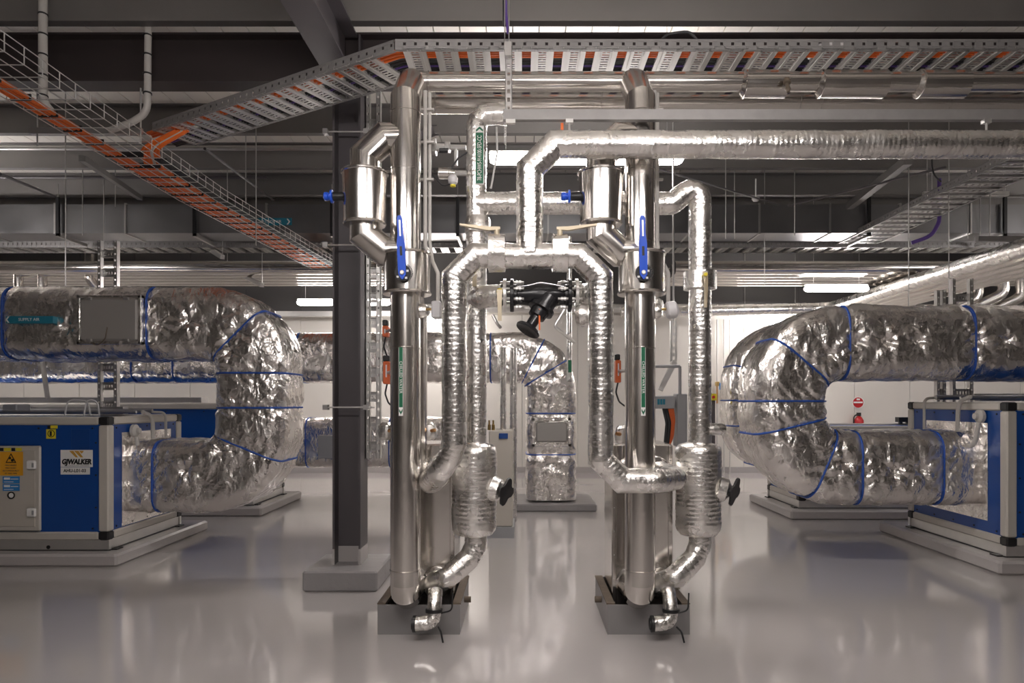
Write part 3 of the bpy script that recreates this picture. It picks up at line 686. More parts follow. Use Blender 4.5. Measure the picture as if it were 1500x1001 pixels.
for px in (82, 283, 485, 670, 1275, 1475):
    xx = ax(px, 9.4)
    h = thing('duct_hanger', (xx, 9.7, 3.8), 'black bracket holding up the square duct, %s' % {82: 'first from the left edge', 283: 'beside the orange cables', 485: 'beside the dark column', 670: 'between riser and green label', 1275: 'left of the upper right tray', 1475: 'near the right edge'}[px], 'bracket')
    MB().box(xx-.02, xx+.02, 9.42, 9.46, 3.78, 4.32).build('upright', 'black', h, smooth=False)
    MB().box(xx-.02, xx+.02, 9.42, 10.05, 3.775, 3.815).build('cross_bar', 'galv', h, smooth=False)
    MB().cyl((xx, 9.44, 4.3), (xx, 9.44, ZP), .006, 6).build('rod', 'galv', h)
# pipe bundle along the back
ORD = ('first', 'second', 'third', 'fourth', 'fifth', 'sixth')
for k in range(5):
    y = 10.75+.27*k
    for a, c, sd in ((XL+.3, -1.9, 'left'), (2.4, XR-.3, 'right')):
        o = MB().tube([(a, y, 3.60), (c, y, 3.60)], .105, 24).build('clad_pipe', 'steel'); tag(o, 'bright clad pipe under the far tray, %s from the front, %s half' % (ORD[k], sd), 'pipe', 'far clad pipes %s' % sd)
def pipe_support(pxa, pya, pxb, pyb, Ya, Yb, label):
    t = thing('pipe_bracket', at(pxa, pya, Ya), label, 'bracket')
    p, q = at(pxa, pya, Ya), at(pxb, pyb, Yb)
    b = MB(); b.sweep([p, q], [(-.03, -.03), (-.03, .03), (.03, .03), (.03, -.03)], ref=V(0, 0, 1)); b.build('channel', 'galv_light', t, smooth=False)
    MB().cyl(p, V(p.x, p.y, ZP), .007, 6).build('rod', 'galv', t); MB().cyl(q, V(q.x, q.y, ZP), .007, 6).build('rod', 'galv', t)
pipe_support(333, 392, 384, 418, 11.9, 10.5, 'pale steel bracket bar under the far left pipes')
pipe_support(281, 349, 326, 377, 11.4, 10.0, 'pale steel bracket bar below the square duct on the left')
# bundle running towards the viewer on the right
for k in range(5):
    xx = 5.95+.24*k; m = 'foil_pipe' if k == 0 else 'steel'
    if k == 0:
        tt = thing('foil_pipe', (xx, 9, 3.3), 'foil-wrapped pipe, leftmost of the bundle coming forward at upper right', 'pipe')
        foil_tube('run', [(1.9, 13.2, 3.22), (xx, 13.2, 3.30), (xx, 4.5, 3.34)], .11, tt, R=.3, n=4, step=.03, seg=20)
    else:
        o = MB().tube([(xx, 12.6, 3.30), (xx, 4.5, 3.32)], .105, 24).build('clad_pipe', 'steel'); tag(o, 'bright clad pipe, %s from the left in the bundle at upper right' % ORD[k], 'pipe', 'forward pipes at upper right')
t = thing('pipe_support', (6.6, 8.2, 3.4), 'dark steel channel across the pipe bundle at upper right', 'support')
yy = 8.25; z_ = az(381, yy)-.02
MB().box(ax(1431, yy), 7.3, yy-.03, yy+.03, 3.43, 3.49).build('channel', 'purlin', t, smooth=False)
for xx in (ax(1450, yy), 7.2): MB().cyl((xx, yy, 3.46), (xx, yy, ZP), .007, 6).build('rod', 'galv', t)
# clad bends dropping from the bundles
for px, py, Y in ((1432, 425, 11.2), (1470, 420, 11.2), (1496, 425, 11.2), (131, 400, 11.0), (62, 412, 11.0), (27, 414, 11.0)):
    p = at(px, py, Y)
    o = MB().tube(route([p+V(0, 0, .25), p+V(0, 0, -.12), p+V(-.35, .1, -.30), p+V(-.8, .1, -.32)] if px > 700 else [p+V(0, 0, .3), p+V(0, 0, -.1), p+V(.12, .1, -.3)], .14, 3), .085 if px > 700 else .07, 20).build('clad_bend', 'steel', ang=12)
    tag(o, 'clad pipe bend dropping from the far pipes, %s' % {1432: 'leftmost at the right edge', 1470: 'second at the right edge', 1496: 'cut by the right edge', 131: 'beside the left drop ladder', 62: 'second from the left edge', 27: 'nearest the left edge'}[px], 'pipe', 'clad bends %s' % ('right' if px > 700 else 'left'))
# slotted ladders dropping to the units
def drop_ladder(px0, px1, py0, py1, Y, label, mt='galv_light', rungs=9, faces='front'):
    x0, x1 = ax(px0, Y), ax(px1, Y); z1, z0 = az(py0, Y), az(py1, Y)
    t = thing('drop_ladder', ((x0+x1)/2, Y, z0), label, 'cable ladder')
    for a, c in ((x0, x0+.03), (x1-.035, x1)):
        b = MB(); n = int((z1-z0)/.07); b.box(a, a+.008, Y, Y+.004, z0, z1); b.box(c-.008, c, Y, Y+.004, z0, z1); b.box(a, a+.003, Y, Y+.06, z0, z1); b.box(c-.003, c, Y, Y+.06, z0, z1)
        for k in range(n): b.box(a+.008, c-.008, Y, Y+.004, z0+k*(z1-z0)/n, z0+(k+.72)*(z1-z0)/n)
        b.build('side_rail', mt, t, smooth=False)
    me = rung_mesh(x1-x0-.065, .085, 'galv', 5)
    nr = int((z1-z0)/.21)
    for k in range(nr):
        z = z0+.1+k*.21
        inst(me, 'rung', t, Matrix(((0, 1, 0, x0+.03), (0, 0, -1, Y+.05), (-1, 0, 0, z), (0, 0, 0, 1))))
    return t
drop_ladder(143, 171, 352, 607, 7.55, 'slotted steel cable ladder dropping behind the left foil duct to the air unit')
drop_ladder(1396, 1426, 408, 589, 7.5, 'slotted steel cable ladder dropping behind the right foil duct to the air unit')
drop_ladder(1373, 1386, 425, 589, 7.48, 'narrow slotted steel upright beside the right drop ladder')
t = drop_ladder(536, 557, 128, 672, 5.75, 'tall slotted steel cable ladder fixed to the right of the dark column')

# ---------------------------------------------------------------- wire basket with orange cables
t = thing('wire_basket_tray', (-3.28, 7.5, 3.55), 'galvanised wire basket tray running back along the upper left', 'cable tray')
bx0, bx1, bz, bt, by0, by1 = -3.52, -3.05, 3.56, 3.67, 3.6, 11.8
dx = .33  # the run drifts to the right towards the back
def bp(x, y, z): return V(x+dx*max(0, (y-7))/5, y, z)
lines = [(bx0, bt), (bx0, (bz+bt)/2)]+[(bx0+(bx1-bx0)*k/5, bz) for k in range(6)]+[(bx1, (bz+bt)/2), (bx1, bt)]
for (xx, zz) in lines: MB().tube([bp(xx, by0, zz), bp(xx, 7, zz), bp(xx, by1, zz)], .0036, 6).build('long_wire', 'galv_light', t)
cw = MB().tube([V(bx0, 0, bt), V(bx0, 0, bz), V(bx1, 0, bz), V(bx1, 0, bt)], .0036, 6).mesh('cross_wire', 'galv_light')
k = 0
while by0+.1+k*.16 < by1:
    y = by0+.1+k*.16; inst(cw, 'cross_wire', t, Matrix.Translation((dx*max(0, (y-7))/5, y, 0))); k += 1
for k in range(26):
    y = 4.4+k*.27; b = MB(); o = bp(0, y, 0).x
    xa, xb2 = (bx0+.02, bx0+.16) if y < 5.6 else (bx0+.01, bx0+.33)
    b.box(o+xa, o+xb2, y-.005, y+.005, bz-.004, bz+.042); b.build('cable_tie', 'cable_black', t, smooth=False)
for k in range(4):
    xx = bx0+.035+.034*k
    cable([bp(xx, by0, bz+.02), bp(xx, 7, bz+.02), bp(xx, by1, bz+.02)], .017, 'orange', 'orange cable at the left of the wire basket, %s from its left edge' % ORD[k], 'orange cables in the wire basket')
for k in range(6):
    xx = bx0+.17+.027*k; m = 'orange' if k != 3 else 'cable_white'
    cable([V(-2.9+.02*k, 5.72, TZ-.0), V(xx+.12, 5.78, bz+.08), bp(xx, 6.1, bz+.02), bp(xx, 7, bz+.02), bp(xx, by1, bz+.02)], .0135, m, 'orange cable joining the wire basket from the slanting tray, %s from the left' % ORD[k] if m == 'orange' else 'white cable among the orange ones in the wire basket', 'cables joining the wire basket' if m == 'orange' else None, R=.15)
for k in range(5):
    xx = bx0+.35+.022*k
    cable([bp(xx, 5.9, bz+.03), bp(xx, 7, bz+.02), bp(xx, by1, bz+.02)], .012, 'cable_black', 'black cable on the right of the wire basket, %s from the left' % ORD[k], 'black cables in the wire basket')
t = thing('basket_support', (-3.4, 5.72, 3.5), 'slotted steel channel under the wire basket where the slanting tray ends', 'support')
MB().box(ax(45, 5.72), ax(208, 5.72), 5.70, 5.74, az(197, 5.72)-.0, az(188, 5.72)).build('channel', 'galv', t, smooth=False)
b = MB(); b.box(ax(205, 5.72), ax(270, 6.3), 5.72, 5.75, az(212, 5.8), az(203, 5.8)); b.build('bracket', 'galv_light', t, smooth=False)
MB().cyl(V(ax(207, 5.72), 5.71, az(205, 5.72)), V(ax(207, 5.72), 5.71, 4.12), .007, 8).build('rod', 'galv_light', t)
MB().cyl(V(ax(56, 5.72), 5.71, az(215, 5.72)), V(ax(56, 5.72), 5.71, 4.12), .006, 8).build('rod', 'galv', t)
# grey conduits dropping into the basket
for px, Y, tl, lab in ((63, 5.2, 165, 'thick grey flexible conduit with black ties at far upper left'), (214, 5.5, 150, 'thick grey conduit with black ties dropping beside the slanting tray')):
    t = thing('conduit', at(px, tl, Y), lab, 'conduit')
    xx = ax(px, Y)
    if px < 100: pts = [(xx, Y, 4.8), (xx, Y, az(150, Y)), (xx+.07, Y+.1, az(172, Y))]
    else: pts = [(xx+.02, Y, 4.8), (xx+.01, Y, az(165, Y)), (xx-.12, Y+.02, az(177, Y)), (xx-.35, Y+.1, az(184, Y))]
    MB().tube(route(pts, .12, 5), .031 if px < 100 else .027, 14).build('duct', 'conduit', t)
    for k in range(7):
        z = 4.75-k*.155
        if z > az(150, Y): MB().lathe((xx+.01 if px > 100 else xx, Y, z), (0, .1, 1), [(0, .031), (.001, .035), (.011, .035), (.012, .031)], 14).build('cable_tie', 'cable_black', t)
# hanger rods and slim services under the roof
RODS = ('in front of the left duct top', 'left of the left drop ladder', 'just above the left drop ladder', 'below the slanting tray, longest', 'below the slanting tray, middle', 'below the slanting tray, leftmost', 'passing in front of the right foil duct', 'right of the one before the right duct', 'under the upper right tray, left', 'under the upper right tray, right', 'right of the right foil pipe, left of two', 'right of the right foil pipe, right of two', 'before the square duct right of centre', 'short one left of the upper right tray', 'short, above the left square duct', 'below the long far tray')
for i, (px, ya, yb, Y) in enumerate(((96, 205, 420, 7.2), (121, 240, 345, 9.0), (152, 225, 355, 9.2), (375, 165, 360, 7.5), (360, 190, 300, 8.2), (333, 240, 290, 9), (1331, 240, 484, 7.6), (1390, 300, 470, 7.6), (1418, 287, 350, 8.9), (1436, 287, 355, 8.9), (1063, 235, 350, 8.6), (1076, 235, 350, 8.9), (1164, 232, 345, 9.1), (1365, 232, 278, 8), (169, 262, 303, 9.1), (1120, 330, 420, 9.6))):
    o = MB().cyl(V(ax(px, Y), Y, az(yb, Y)), V(ax(px, Y), Y, ZR), .006, 6).build('hanger_rod', 'galv'); tag(o, 'thin threaded hanger rod, %s' % RODS[i], 'rod', 'hanger rods')
for (pa, pb, r, lab) in (((120, 232, 7.0), (205, 290, 9.3), .03, 'dark diagonal roof brace at left behind the wire basket'), ((0, 255, 7.2), (80, 288, 9.3), .018, 'slim diagonal pipe under the roof at the far left'),
                         ((300, 218, 6.5), (400, 293, 9.2), .014, 'slim diagonal pipe below the slanting tray'), ((1155, 302, 9.3), (1385, 245, 7.4), .014, 'slim diagonal pipe crossing under the upper right tray'),
                         ((955, 245, 7.0), (1140, 300, 9.3), .012, 'slim sloping pipe right of the right riser'), ((1245, 302, 9.3), (1330, 235, 7.4), .045, 'grey diagonal roof brace left of the upper right tray')):
    p, q = at(*pa), at(*pb)
    o = (MB().tube([p, q], r, 8) if r < .02 else MB().sweep([p, q], [(-r, -r), (-r, r), (r, r), (r, -r)], ref=V(0, 0, 1))).build('diagonal_brace' if r > .02 else 'slim_pipe', 'purlin' if r > .02 else 'dark_steel', smooth=False); tag(o, lab, 'brace' if r > .02 else 'pipe')
o = MB().tube(route([at(1376, 262, 8.6), at(1376, 325, 8.6), at(1365, 346, 8.6), at(1335, 356, 8.7)], .2, 4), .024, 10).build('cable', 'purple'); tag(o, 'thick purple cable curving down beside the upper right tray', 'cable')
o = MB().tube(route([at(1365, 232, 7.4), at(1366, 255, 7.4), at(1378, 266, 7.5)], .15, 4), .009, 8).build('cable', 'cable_black'); tag(o, 'thin black cable hanging onto the upper right tray', 'cable')
t = thing('smoke_detector', at(1107, 290, 9.0), 'white round detector under the roof right of the right riser', 'detector')
MB().lathe(at(1107, 290, 9.0), (0, 0, -1), [(0, .05), (.02, .05), (.045, .03)], 16).build('head', 'white', t)
MB().cyl(at(1107, 290, 9.0), at(1107, 262, 9.0), .01, 8).build('stem', 'white', t)
o = MB().tube([(XL+.2, 8.4, az(217, 8.4)), (-2.1, 8.4, az(217, 8.4))], .03, 12).build('steel_pipe', 'galv'); tag(o, 'straight galvanised pipe under the roof at upper left', 'pipe')
o = MB().tube([(XL+.2, 9.1, az(260, 9.1)), (-3.4, 9.1, az(260, 9.1))], .022, 10).build('steel_pipe', 'dark_steel'); tag(o, 'slim dark pipe under the roof above the left square duct', 'pipe')
o = MB().tube([(-2.2, 13.9, az(452, 13.9)), (XR-.5, 13.9, az(452, 13.9))], .09, 16).build('steel_pipe', 'galv_light'); tag(o, 'pale pipe running high along the back wall', 'pipe')
b = MB(); b.box(XL+.2, -1.3, 13.6, 13.8, az(463, 13.6), az(456, 13.6)); o = b.build('cable_tray', 'galv_light', smooth=False); tag(o, 'pale cable tray high on the back wall at left', 'cable tray')

# ---------------------------------------------------------------- foil wrapped air ducts
def rrect(w, h, rc, n=10, sub=14):
    """rounded rectangle section, (u,w) pairs; u along ref (Y), w across"""
    pts = []
    cs = [(w/2-rc, h/2-rc, 0), (-w/2+rc, h/2-rc, PI/2), (-w/2+rc, -h/2+rc, PI), (w/2-rc, -h/2+rc, 1.5*PI)]
    for k, (cx, cy, a0) in enumerate(cs):
        for i in range(n+1):
            a = a0+PI/2*i/n; pts.append((cx+rc*math.cos(a), cy+rc*math.sin(a)))
        nx = cs[(k+1) % 4]; a = nx[2]
        p, q = pts[-1], (nx[0]+rc*math.cos(a), nx[1]+rc*math.sin(a))
        for i in range(1, sub): pts.append((p[0]+(q[0]-p[0])*i/sub, p[1]+(q[1]-p[1])*i/sub))
    return pts
def foil_duct(name, path, w, h, rc, R, label, straps=(), pins=(), step=.03, amp=1.0, sub=14, seedv=0.0, cat='duct', nb=10):
    """path in a vertical X-Z plane; straps = arc length positions"""
    P = resample(route(path, R, nb), step)
    cum = [0]
    for i in range(1, len(P)): cum.append(cum[-1]+(P[i]-P[i-1]).length)
    t = thing(name, (P[0].x, P[0].y, min(p.z for p in P)-h/2), label, cat)
    sec = rrect(w, h, rc, 8, sub); n = len(sec)
    b = MB(); b.sweep(P, sec, ref=V(0, 1, 0))
    sp = list(straps)
    pv = [Vector(p) for p in pins]
    sd = V(seedv, seedv*2, 0)
    for k, v in enumerate(b.v):
        i = min(len(P)-1, k//n); o = (v-P[i])
        on = o.normalized()
        q = v+sd
        d = (abs(noise.noise(q*2.3))*.030 + abs(noise.noise(V(q.x*7, q.y*7, q.z*4)))*.020+noise.noise(q*15)*.004)*amp
        # slack between straps
        ds = min([abs(cum[i]-s_) for s_ in sp]+[9])
        d *= 1-math.exp(-(ds/.07)**2)
        d += .009*math.exp(-((ds-.06)/.05)**2)*math.sin(k % n*.9+i)*amp
        if ds < .03: d = -.004
        for p in pv:
            L = (v-p).length
            if L < .34:
                lx = v.x-p.x; lz = v.z-p.z; th = math.atan2(lz, lx)
                d += -.055*math.exp(-(L/.06)**2)+.030*abs(math.cos(3*th+p.x*9))*math.exp(-(L/.15)**2)*min(1, L/.05)
        b.v[k] = v+on*d
    b.build('wrap', 'foil', t, ang=70)
    for s_ in sp:
        i = min(range(len(P)), key=lambda j: abs(cum[j]-s_)); i = max(1, min(len(P)-2, i))
        tg = (P[i+1]-P[i-1]).normalized(); bx = V(0, 1, 0); c = tg.cross(bx)
        ring = [P[i]+bx*(u*1.0)+c*(vv*1.0)+(bx*u+c*vv).normalized()*.004 for (u, vv) in rrect(w, h, rc, 6, 4)]
        MB().tube(ring, .0085, 8, loop=True, ref=tg).build('strap', 'blue_strap', t, label='blue tie strap')
    return t, P, cum
# left front duct: outlet of the near left unit, U bend, back over the unit
YD = 6.98
DL, PL, CL = foil_duct('foil_air_duct', [(-3.84, YD, .755), (-2.67, YD, .755), (-2.67, YD, 2.275), (-6.4, YD, 2.275)], .70, .70, .16, .44,
    'large foil-wrapped supply air duct bending in a U beside the left blue unit', straps=(.24, 1.27, 1.665, 2.0, 2.40, 3.3, 4.7), seedv=1.3, step=.02, sub=20,
    pins=[at(275, 470, 6.6), at(334, 515, 6.6), at(230, 475, 6.6), at(95, 482, 6.6), at(270, 690, 6.6), at(320, 660, 6.6)])
yf = YD-.412
hatch = MB().bbox(ax(117, yf), ax(202, yf), yf-.012, yf+.06, az(500, yf), az(437, yf), .02).build('access_hatch', 'hatch_grey', DL, smooth=False, label='flat grey access hatch')
fr = MB()
a0, a1, c0, c1 = ax(112, yf), ax(207, yf), az(505, yf), az(432, yf)
for bx_ in ((a0, a1, c0, c0+.035), (a0, a1, c1-.035, c1), (a0, a0+.035, c0, c1), (a1-.035, a1, c0, c1)): fr.bbox(bx_[0], bx_[1], yf-.006, yf+.06, bx_[2], bx_[3], .006)
fr.build('hatch_frame', 'foil', DL, smooth=False)
for px in (132, 186):
    for py in (438, 499): MB().bbox(ax(px-4, yf), ax(px+4, yf), yf-.025, yf, az(py+2, yf), az(py-2, yf), .004).build('catch', 'galv', hatch, smooth=False)
MB().tube(route([V(ax(159, yf), yf-.02, az(480, yf)), V(ax(157, yf), yf-.03, az(497, yf)), V(ax(146, yf), yf-.03, az(507, yf)), V(ax(135, yf), yf-.02, az(503, yf))], .05, 4), .005, 8).build('lanyard', 'rust', hatch)
sg = MB().bbox(ax(9, yf-.01), ax(78, yf-.01), yf-.014, yf+.05, az(474, yf), az(463.5, yf), .002).build('air_label', 'teal', DL, smooth=False, label='teal supply air label')
text('lettering', 'SUPPLY AIR', .042, FRONT(V(ax(44, yf), yf-.0155, az(468.7, yf))), 'white', sg, sx=.95)
xx = ax(11, yf); zz = az(468.7, yf)
MB().prism([V(xx+.03, yf-.0148, zz+.03), V(xx+.015, yf-.0148, zz+.03), V(xx-.008, yf-.0148, zz), V(xx+.015, yf-.0148, zz-.03), V(xx+.03, yf-.0148, zz-.03), V(xx+.008, yf-.0148, zz)], (0, -.001, 0)).build('arrow', 'white', sg, smooth=False)
# right front duct
YD2 = 6.75
foil_duct('foil_air_duct', [(4.29, YD2, .86), (2.55, YD2, .86), (2.55, YD2, 2.06), (6.4, YD2, 2.06)], .72, .70, .18, .50,
    'large foil-wrapped supply air duct bending in a U beside the right blue unit', straps=(.34, 1.10, 1.44, 1.93, 2.17, 2.56, 3.03, 4.2), seedv=5.1, step=.02, sub=20,
    pins=[at(1300, 500, 6.38), at(1344, 500, 6.38), at(1256, 500, 6.38), at(1432, 498, 6.38), at(1474, 500, 6.38), at(1216, 520, 6.38), at(1240, 678, 6.38), at(1312, 690, 6.38), at(1352, 688, 6.38)])
# ducts further back
foil_duct('foil_air_duct', [(3.55, 9.1, .95), (3.06, 9.1, .95), (3.06, 9.1, 2.19), (9.5, 9.1, 2.19)], .70, .70, .16, .48, 'foil-wrapped duct elbow peeping out behind the right front duct', straps=(.35, .62, .95, 1.3), seedv=3.7, step=.04, sub=10)
yb2 = 9.75
foil_duct('foil_air_duct', [(-7.5, yb2, 2.11), (.40, yb2, 2.11), (.40, yb2, .13)], .68, .68, .15, .45, 'foil-wrapped duct crossing the middle and bending down to a low plinth', straps=(2.1, 2.66, 4.38, 5.25, 6.4, 7.05, 7.65, 7.92, 8.5, 9.05), seedv=4.4, step=.03, sub=12,
    pins=[at(762, 545, 9.4), at(806, 548, 9.4), at(806, 680, 9.4)])
yh = yb2-.36
hr = thing('duct_hatch', at(808, 648, yh), 'small grey access panel on the downward foil duct in the middle', 'hatch')
MB().bbox(ax(785, yh), ax(831, yh), yh-.03, yh+.03, az(648, yh), az(619, yh), .02).build('panel', 'hatch_grey', hr, smooth=False)
f2 = MB()
for bx_ in ((779, 837, 655, 650), (779, 837, 617, 612), (779, 784, 655, 612), (832, 837, 655, 612)): f2.bbox(ax(bx_[0], yh), ax(bx_[1], yh), yh-.012, yh+.03, az(bx_[2], yh), az(bx_[3], yh), .006)
f2.build('frame', 'foil', hr, smooth=False)
o = MB().bbox(ax(728, 9.3), ax(874, 9.3), 9.26, 10.3, 0, .10, .015).build('duct_plinth', 'plinth_grey', smooth=False); tag(o, 'low grey plinth under the downward foil duct in the middle', 'plinth')
foil_duct('foil_air_duct', [(-4.4, 10.6, .87), (-1.15, 10.6, .87)], .74, .74, .15, .2, 'low foil-wrapped duct lying behind the dark column', straps=(1.15, 2.4), seedv=6.6, step=.05, sub=10)
o = MB().bbox(ax(466, 10.2), ax(489, 10.2), 10.17, 10.25, az(672, 10.2), az(638, 10.2), .01).build('grey_box', 'box_grey', smooth=False); tag(o, 'flat grey box on the low foil duct left of the column', 'box')

# ---------------------------------------------------------------- air handling units
def ahu(xf, s, y0, y1, zb, zt, length, label, corner=.095, detail=True, plinth=True, fr=None):
    """end face at x=xf, body extends in direction s (-1 left, +1 right)"""
    xe = xf+s*length
    X0, X1 = min(xf, xe), max(xf, xe)
    t = thing('air_handling_unit', (xf+s*length/2, (y0+y1)/2, zb), label, 'air unit')
    base = zb+.10; c = corner
    # base rail
    for a in ((X0, X1, y0+.01, y0+.05), (X0, X1, y1-.05, y1-.01), ): MB().box(a[0], a[1], a[2], a[3], zb+.012, base).build('base_rail', 'galv_light', t, smooth=False)
    xr0, xr1 = (xf-.05, xf-.01) if s < 0 else (xf+.01, xf+.05)
    MB().box(xr0, xr1, y0+.05, y1-.05, zb+.012, base).build('base_rail', 'galv_light', t, smooth=False)
    MB().box(X0, X1, y0+.03, y1-.03, zb, zb+.012).build('rubber_pad', 'black', t, smooth=False)
    # panels slightly inside the frame
    MB().box(X0+.02, X1-.02, y0+.018, y1-.018, base+.02, zt-.02).build('body_panel', 'blue_panel', t, smooth=False)
    # frame profiles
    for y in (y0, y1-c):
        for z in (base, zt-c*.8): MB().bbox(X0+c, X1-c, y, y+c, z, z+c*.8, .012).build('frame_rail', 'frame_cream', t, smooth=False)
    xa = xf-c if s < 0 else xf
    for z in (base, zt-c*.8): MB().bbox(xa, xa+c, y0+c, y1-c, z, z+c*.8, .012).build('frame_rail', 'frame_cream', t, smooth=False)
    for y in (y0, y1-c):
        MB().bbox(xa, xa+c, y, y+c, base+c*.8, zt-c*.8, .012).build('corner_post', 'frame_cream', t, smooth=False)
        for z in (base, zt-c*.8): MB().bbox(xa-.002, xa+c+.002, y-.002, y+c+.002, z-.002, z+c*.8+.002, .012).build('corner_block', 'black', t, smooth=False, label='black plastic corner block')
    # screws on end panel and front panel
    xs = xf+s*.018; sc = MB().lathe((0, 0, 0), (-s, 0, 0), [(0, .009), (.006, .008)], 8).mesh('screw', 'black')
    for k in range(5):
        y = y0+c+.06+(y1-y0-2*c-.12)*k/4
        for z in (base+c*.8+.03, zt-c*.8-.03): inst(sc, 'screw', t, Matrix.Translation((xs, y, z)))
    sf = MB().lathe((0, 0, 0), (0, -1, 0), [(0, .009), (.006, .008)], 8).mesh('screw', 'black')
    for k in range(5):
        for z in (base+c*.8+.03, zt-c*.8-.03): inst(sf, 'screw', t, Matrix.Translation((xf+s*(c+.06+.5*k), y0+.018, z)))
    for k in range(3): inst(sf, 'screw', t, Matrix.Translation((xf+s*(c+.03), y0+.018, base+.3+.3*k)))
    if fr:
        ya, yb_, za, zb2 = fr
        MB().box(min(xs-s*.004, xs), max(xs-s*.004, xs), ya, yb_, za, zb2).build('outlet_plate', 'foil', t, smooth=False, label='foil plate around the duct outlet')
    for yy in (y0+.1, y1-.1):
        MB().box(xf-.05 if s > 0 else xf-.02, xf+.02 if s > 0 else xf+.05, yy-.05, yy+.05, zb, zb+.012).build('foot', 'black', t, smooth=False)
    if plinth:
        X = xf-s*.16
        p = MB().bbox(min(X, xe), max(X, xe), y0-.14, y1+.3, 0, zb, .02).build('unit_plinth', 'plinth_paint', smooth=False)
        tag(p, 'low grey painted plinth under the %s' % plinth, 'plinth')
    return t
UL = ahu(-3.82, -1, 6.30, 7.66, .115, 1.355, 4.2, 'near left blue air handling unit with cream frame and brand plate', plinth='near left blue unit', fr=(6.54, 7.45, .30, 1.2))
UR = ahu(4.26, 1, 6.0, 7.55, .12, 1.49, 4.6, 'near right blue air handling unit with cream frame', plinth='near right blue unit', fr=(6.27, 7.22, .40, 1.30))
ahu(-3.55, -1, 9.0, 10.2, .12, 1.47, 5, 'blue air handling unit further back at left, behind the near one', plinth='far left blue unit')
ahu(3.55, 1, 8.75, 9.9, .12, 1.18, 5, 'blue air handling unit further back at right, behind the foil duct', plinth='far right blue unit')
# front details of the near left unit
yfn = 6.30+.018
dx0, dx1, dz0, dz1 = -5.45, ax(62, yfn), az(778, yfn), az(653, yfn)
d = MB().bbox(dx0, dx1, yfn-.03, yfn, dz0, dz1, .012).build('access_door', 'frame_cream', UL, smooth=False, label='cream access door')
MB().bbox(dx0+.05, dx1-.045, yfn-.034, yfn-.03, dz0+.045, dz1-.045, .003).build('door_leaf', 'door_cream', d, smooth=False)
for py in (681, 750):
    h = V(ax(51, yfn), yfn-.03, az(py, yfn)); MB().bbox(h.x-.042, h.x+.042, yfn-.058, yfn-.03, h.z-.042, h.z+.042, .01).build('hinge', 'white', d, smooth=False)
    MB().box(h.x+.012, h.x+.032, yfn-.0595, yfn-.058, h.z-.02, h.z+.02).build('hinge_gap', 'box_grey', d, smooth=False)
yl = yfn-.036
s1 = MB().bbox(ax(0, yl), ax(34, yl), yl-.003, yl, az(697, yl), az(662, yl), .001).build('warning_sign', 'amber', d, smooth=False, label='amber machinery warning sign')
c = at(16.5, 672, yl)
MB().prism([c+V(-.05, -.0035, -.04), c+V(.05, -.0035, -.04), c+V(0, -.0035, .05)], (0, -.001, 0)).build('triangle', 'black', s1, smooth=False)
MB().prism([c+V(-.036, -.0047, -.032), c+V(.036, -.0047, -.032), c+V(0, -.0047, .034)], (0, -.0006, 0)).build('triangle_field', 'amber', s1, smooth=False)
MB().lathe(c+V(-.008, -.0055, .004), (0, -1, 0), [(0, .012), (.0008, .012)], 10).build('gear', 'black', s1); MB().lathe(c+V(.014, -.0055, -.016), (0, -1, 0), [(0, .014), (.0008, .014)], 10).build('gear', 'black', s1)
for k, s_ in enumerate(('MACHINERY', 'MAY START', 'AUTOMATICALLY', 'AT ANY TIME')): text('lettering', s_, .021, FRONT(at(16.5, 682+k*4.0, yl)+V(0, -.004, 0)), 'rust', s1, sx=.9)
for k in range(2):
    pl_ = MB().bbox(ax(4, yl), ax(29, yl), yl-.002, yl, az(708.5+k*11, yl), az(698.5+k*11, yl), .001).build('blue_sticker', 'sticker_blue', d, smooth=False)
    MB().box(ax(6, yl), ax(15, yl), yl-.0028, yl-.002, az(703+k*11, yl), az(699.8+k*11, yl)).build('print', 'white', pl_, smooth=False)
    MB().box(ax(16, yl), ax(27, yl), yl-.0028, yl-.002, az(702.6+k*11, yl), az(701.6+k*11, yl)).build('print', 'white', pl_, smooth=False)
    MB().box(ax(6, yl), ax(20, yl), yl-.0028, yl-.002, az(706.6+k*11, yl), az(705.8+k*11, yl)).build('print', 'white', pl_, smooth=False)
MB().lathe(at(16.5, 726, yl), (0, -1, 0), [(0, .034), (.006, .034), (.007, .026)], 24).build('round_badge', 'black', d, label='black round badge')
MB().lathe(at(16.5, 726, yl-.007), (0, -1, 0), [(0, .022), (.0015, .022)], 20).build('badge_face', 'white', d)
for px0, px1, m in ((0, 5, 'black'), (6, 16, 'yellow'), (17, 22, 'black'), (23, 32, 'yellow')):
    MB().box(ax(px0, yl), ax(px1, yl), yl-.002, yl, az(661, yl), az(656.5, yl)).build('sticker', m, d, smooth=False)
bp_ = MB().bbox(ax(89, yfn), ax(136, yfn), yfn-.004, yfn, az(684.5, yfn), az(659.5, yfn), .001).build('brand_plate', 'white', UL, smooth=False, label='white maker plate with gold stripes')
text('lettering', 'GJWALKER', .064, FRONT(at(112.5, 677, yfn)+V(0, -.005, 0)), 'black', bp_, sx=.86, shear=.15, depth=.0012, bold=.0035)
text('lettering', 'AIR HANDLING SYSTEMS', .0165, FRONT(at(112.5, 682.6, yfn)+V(0, -.005, 0)), 'box_grey', bp_, sx=1.25)
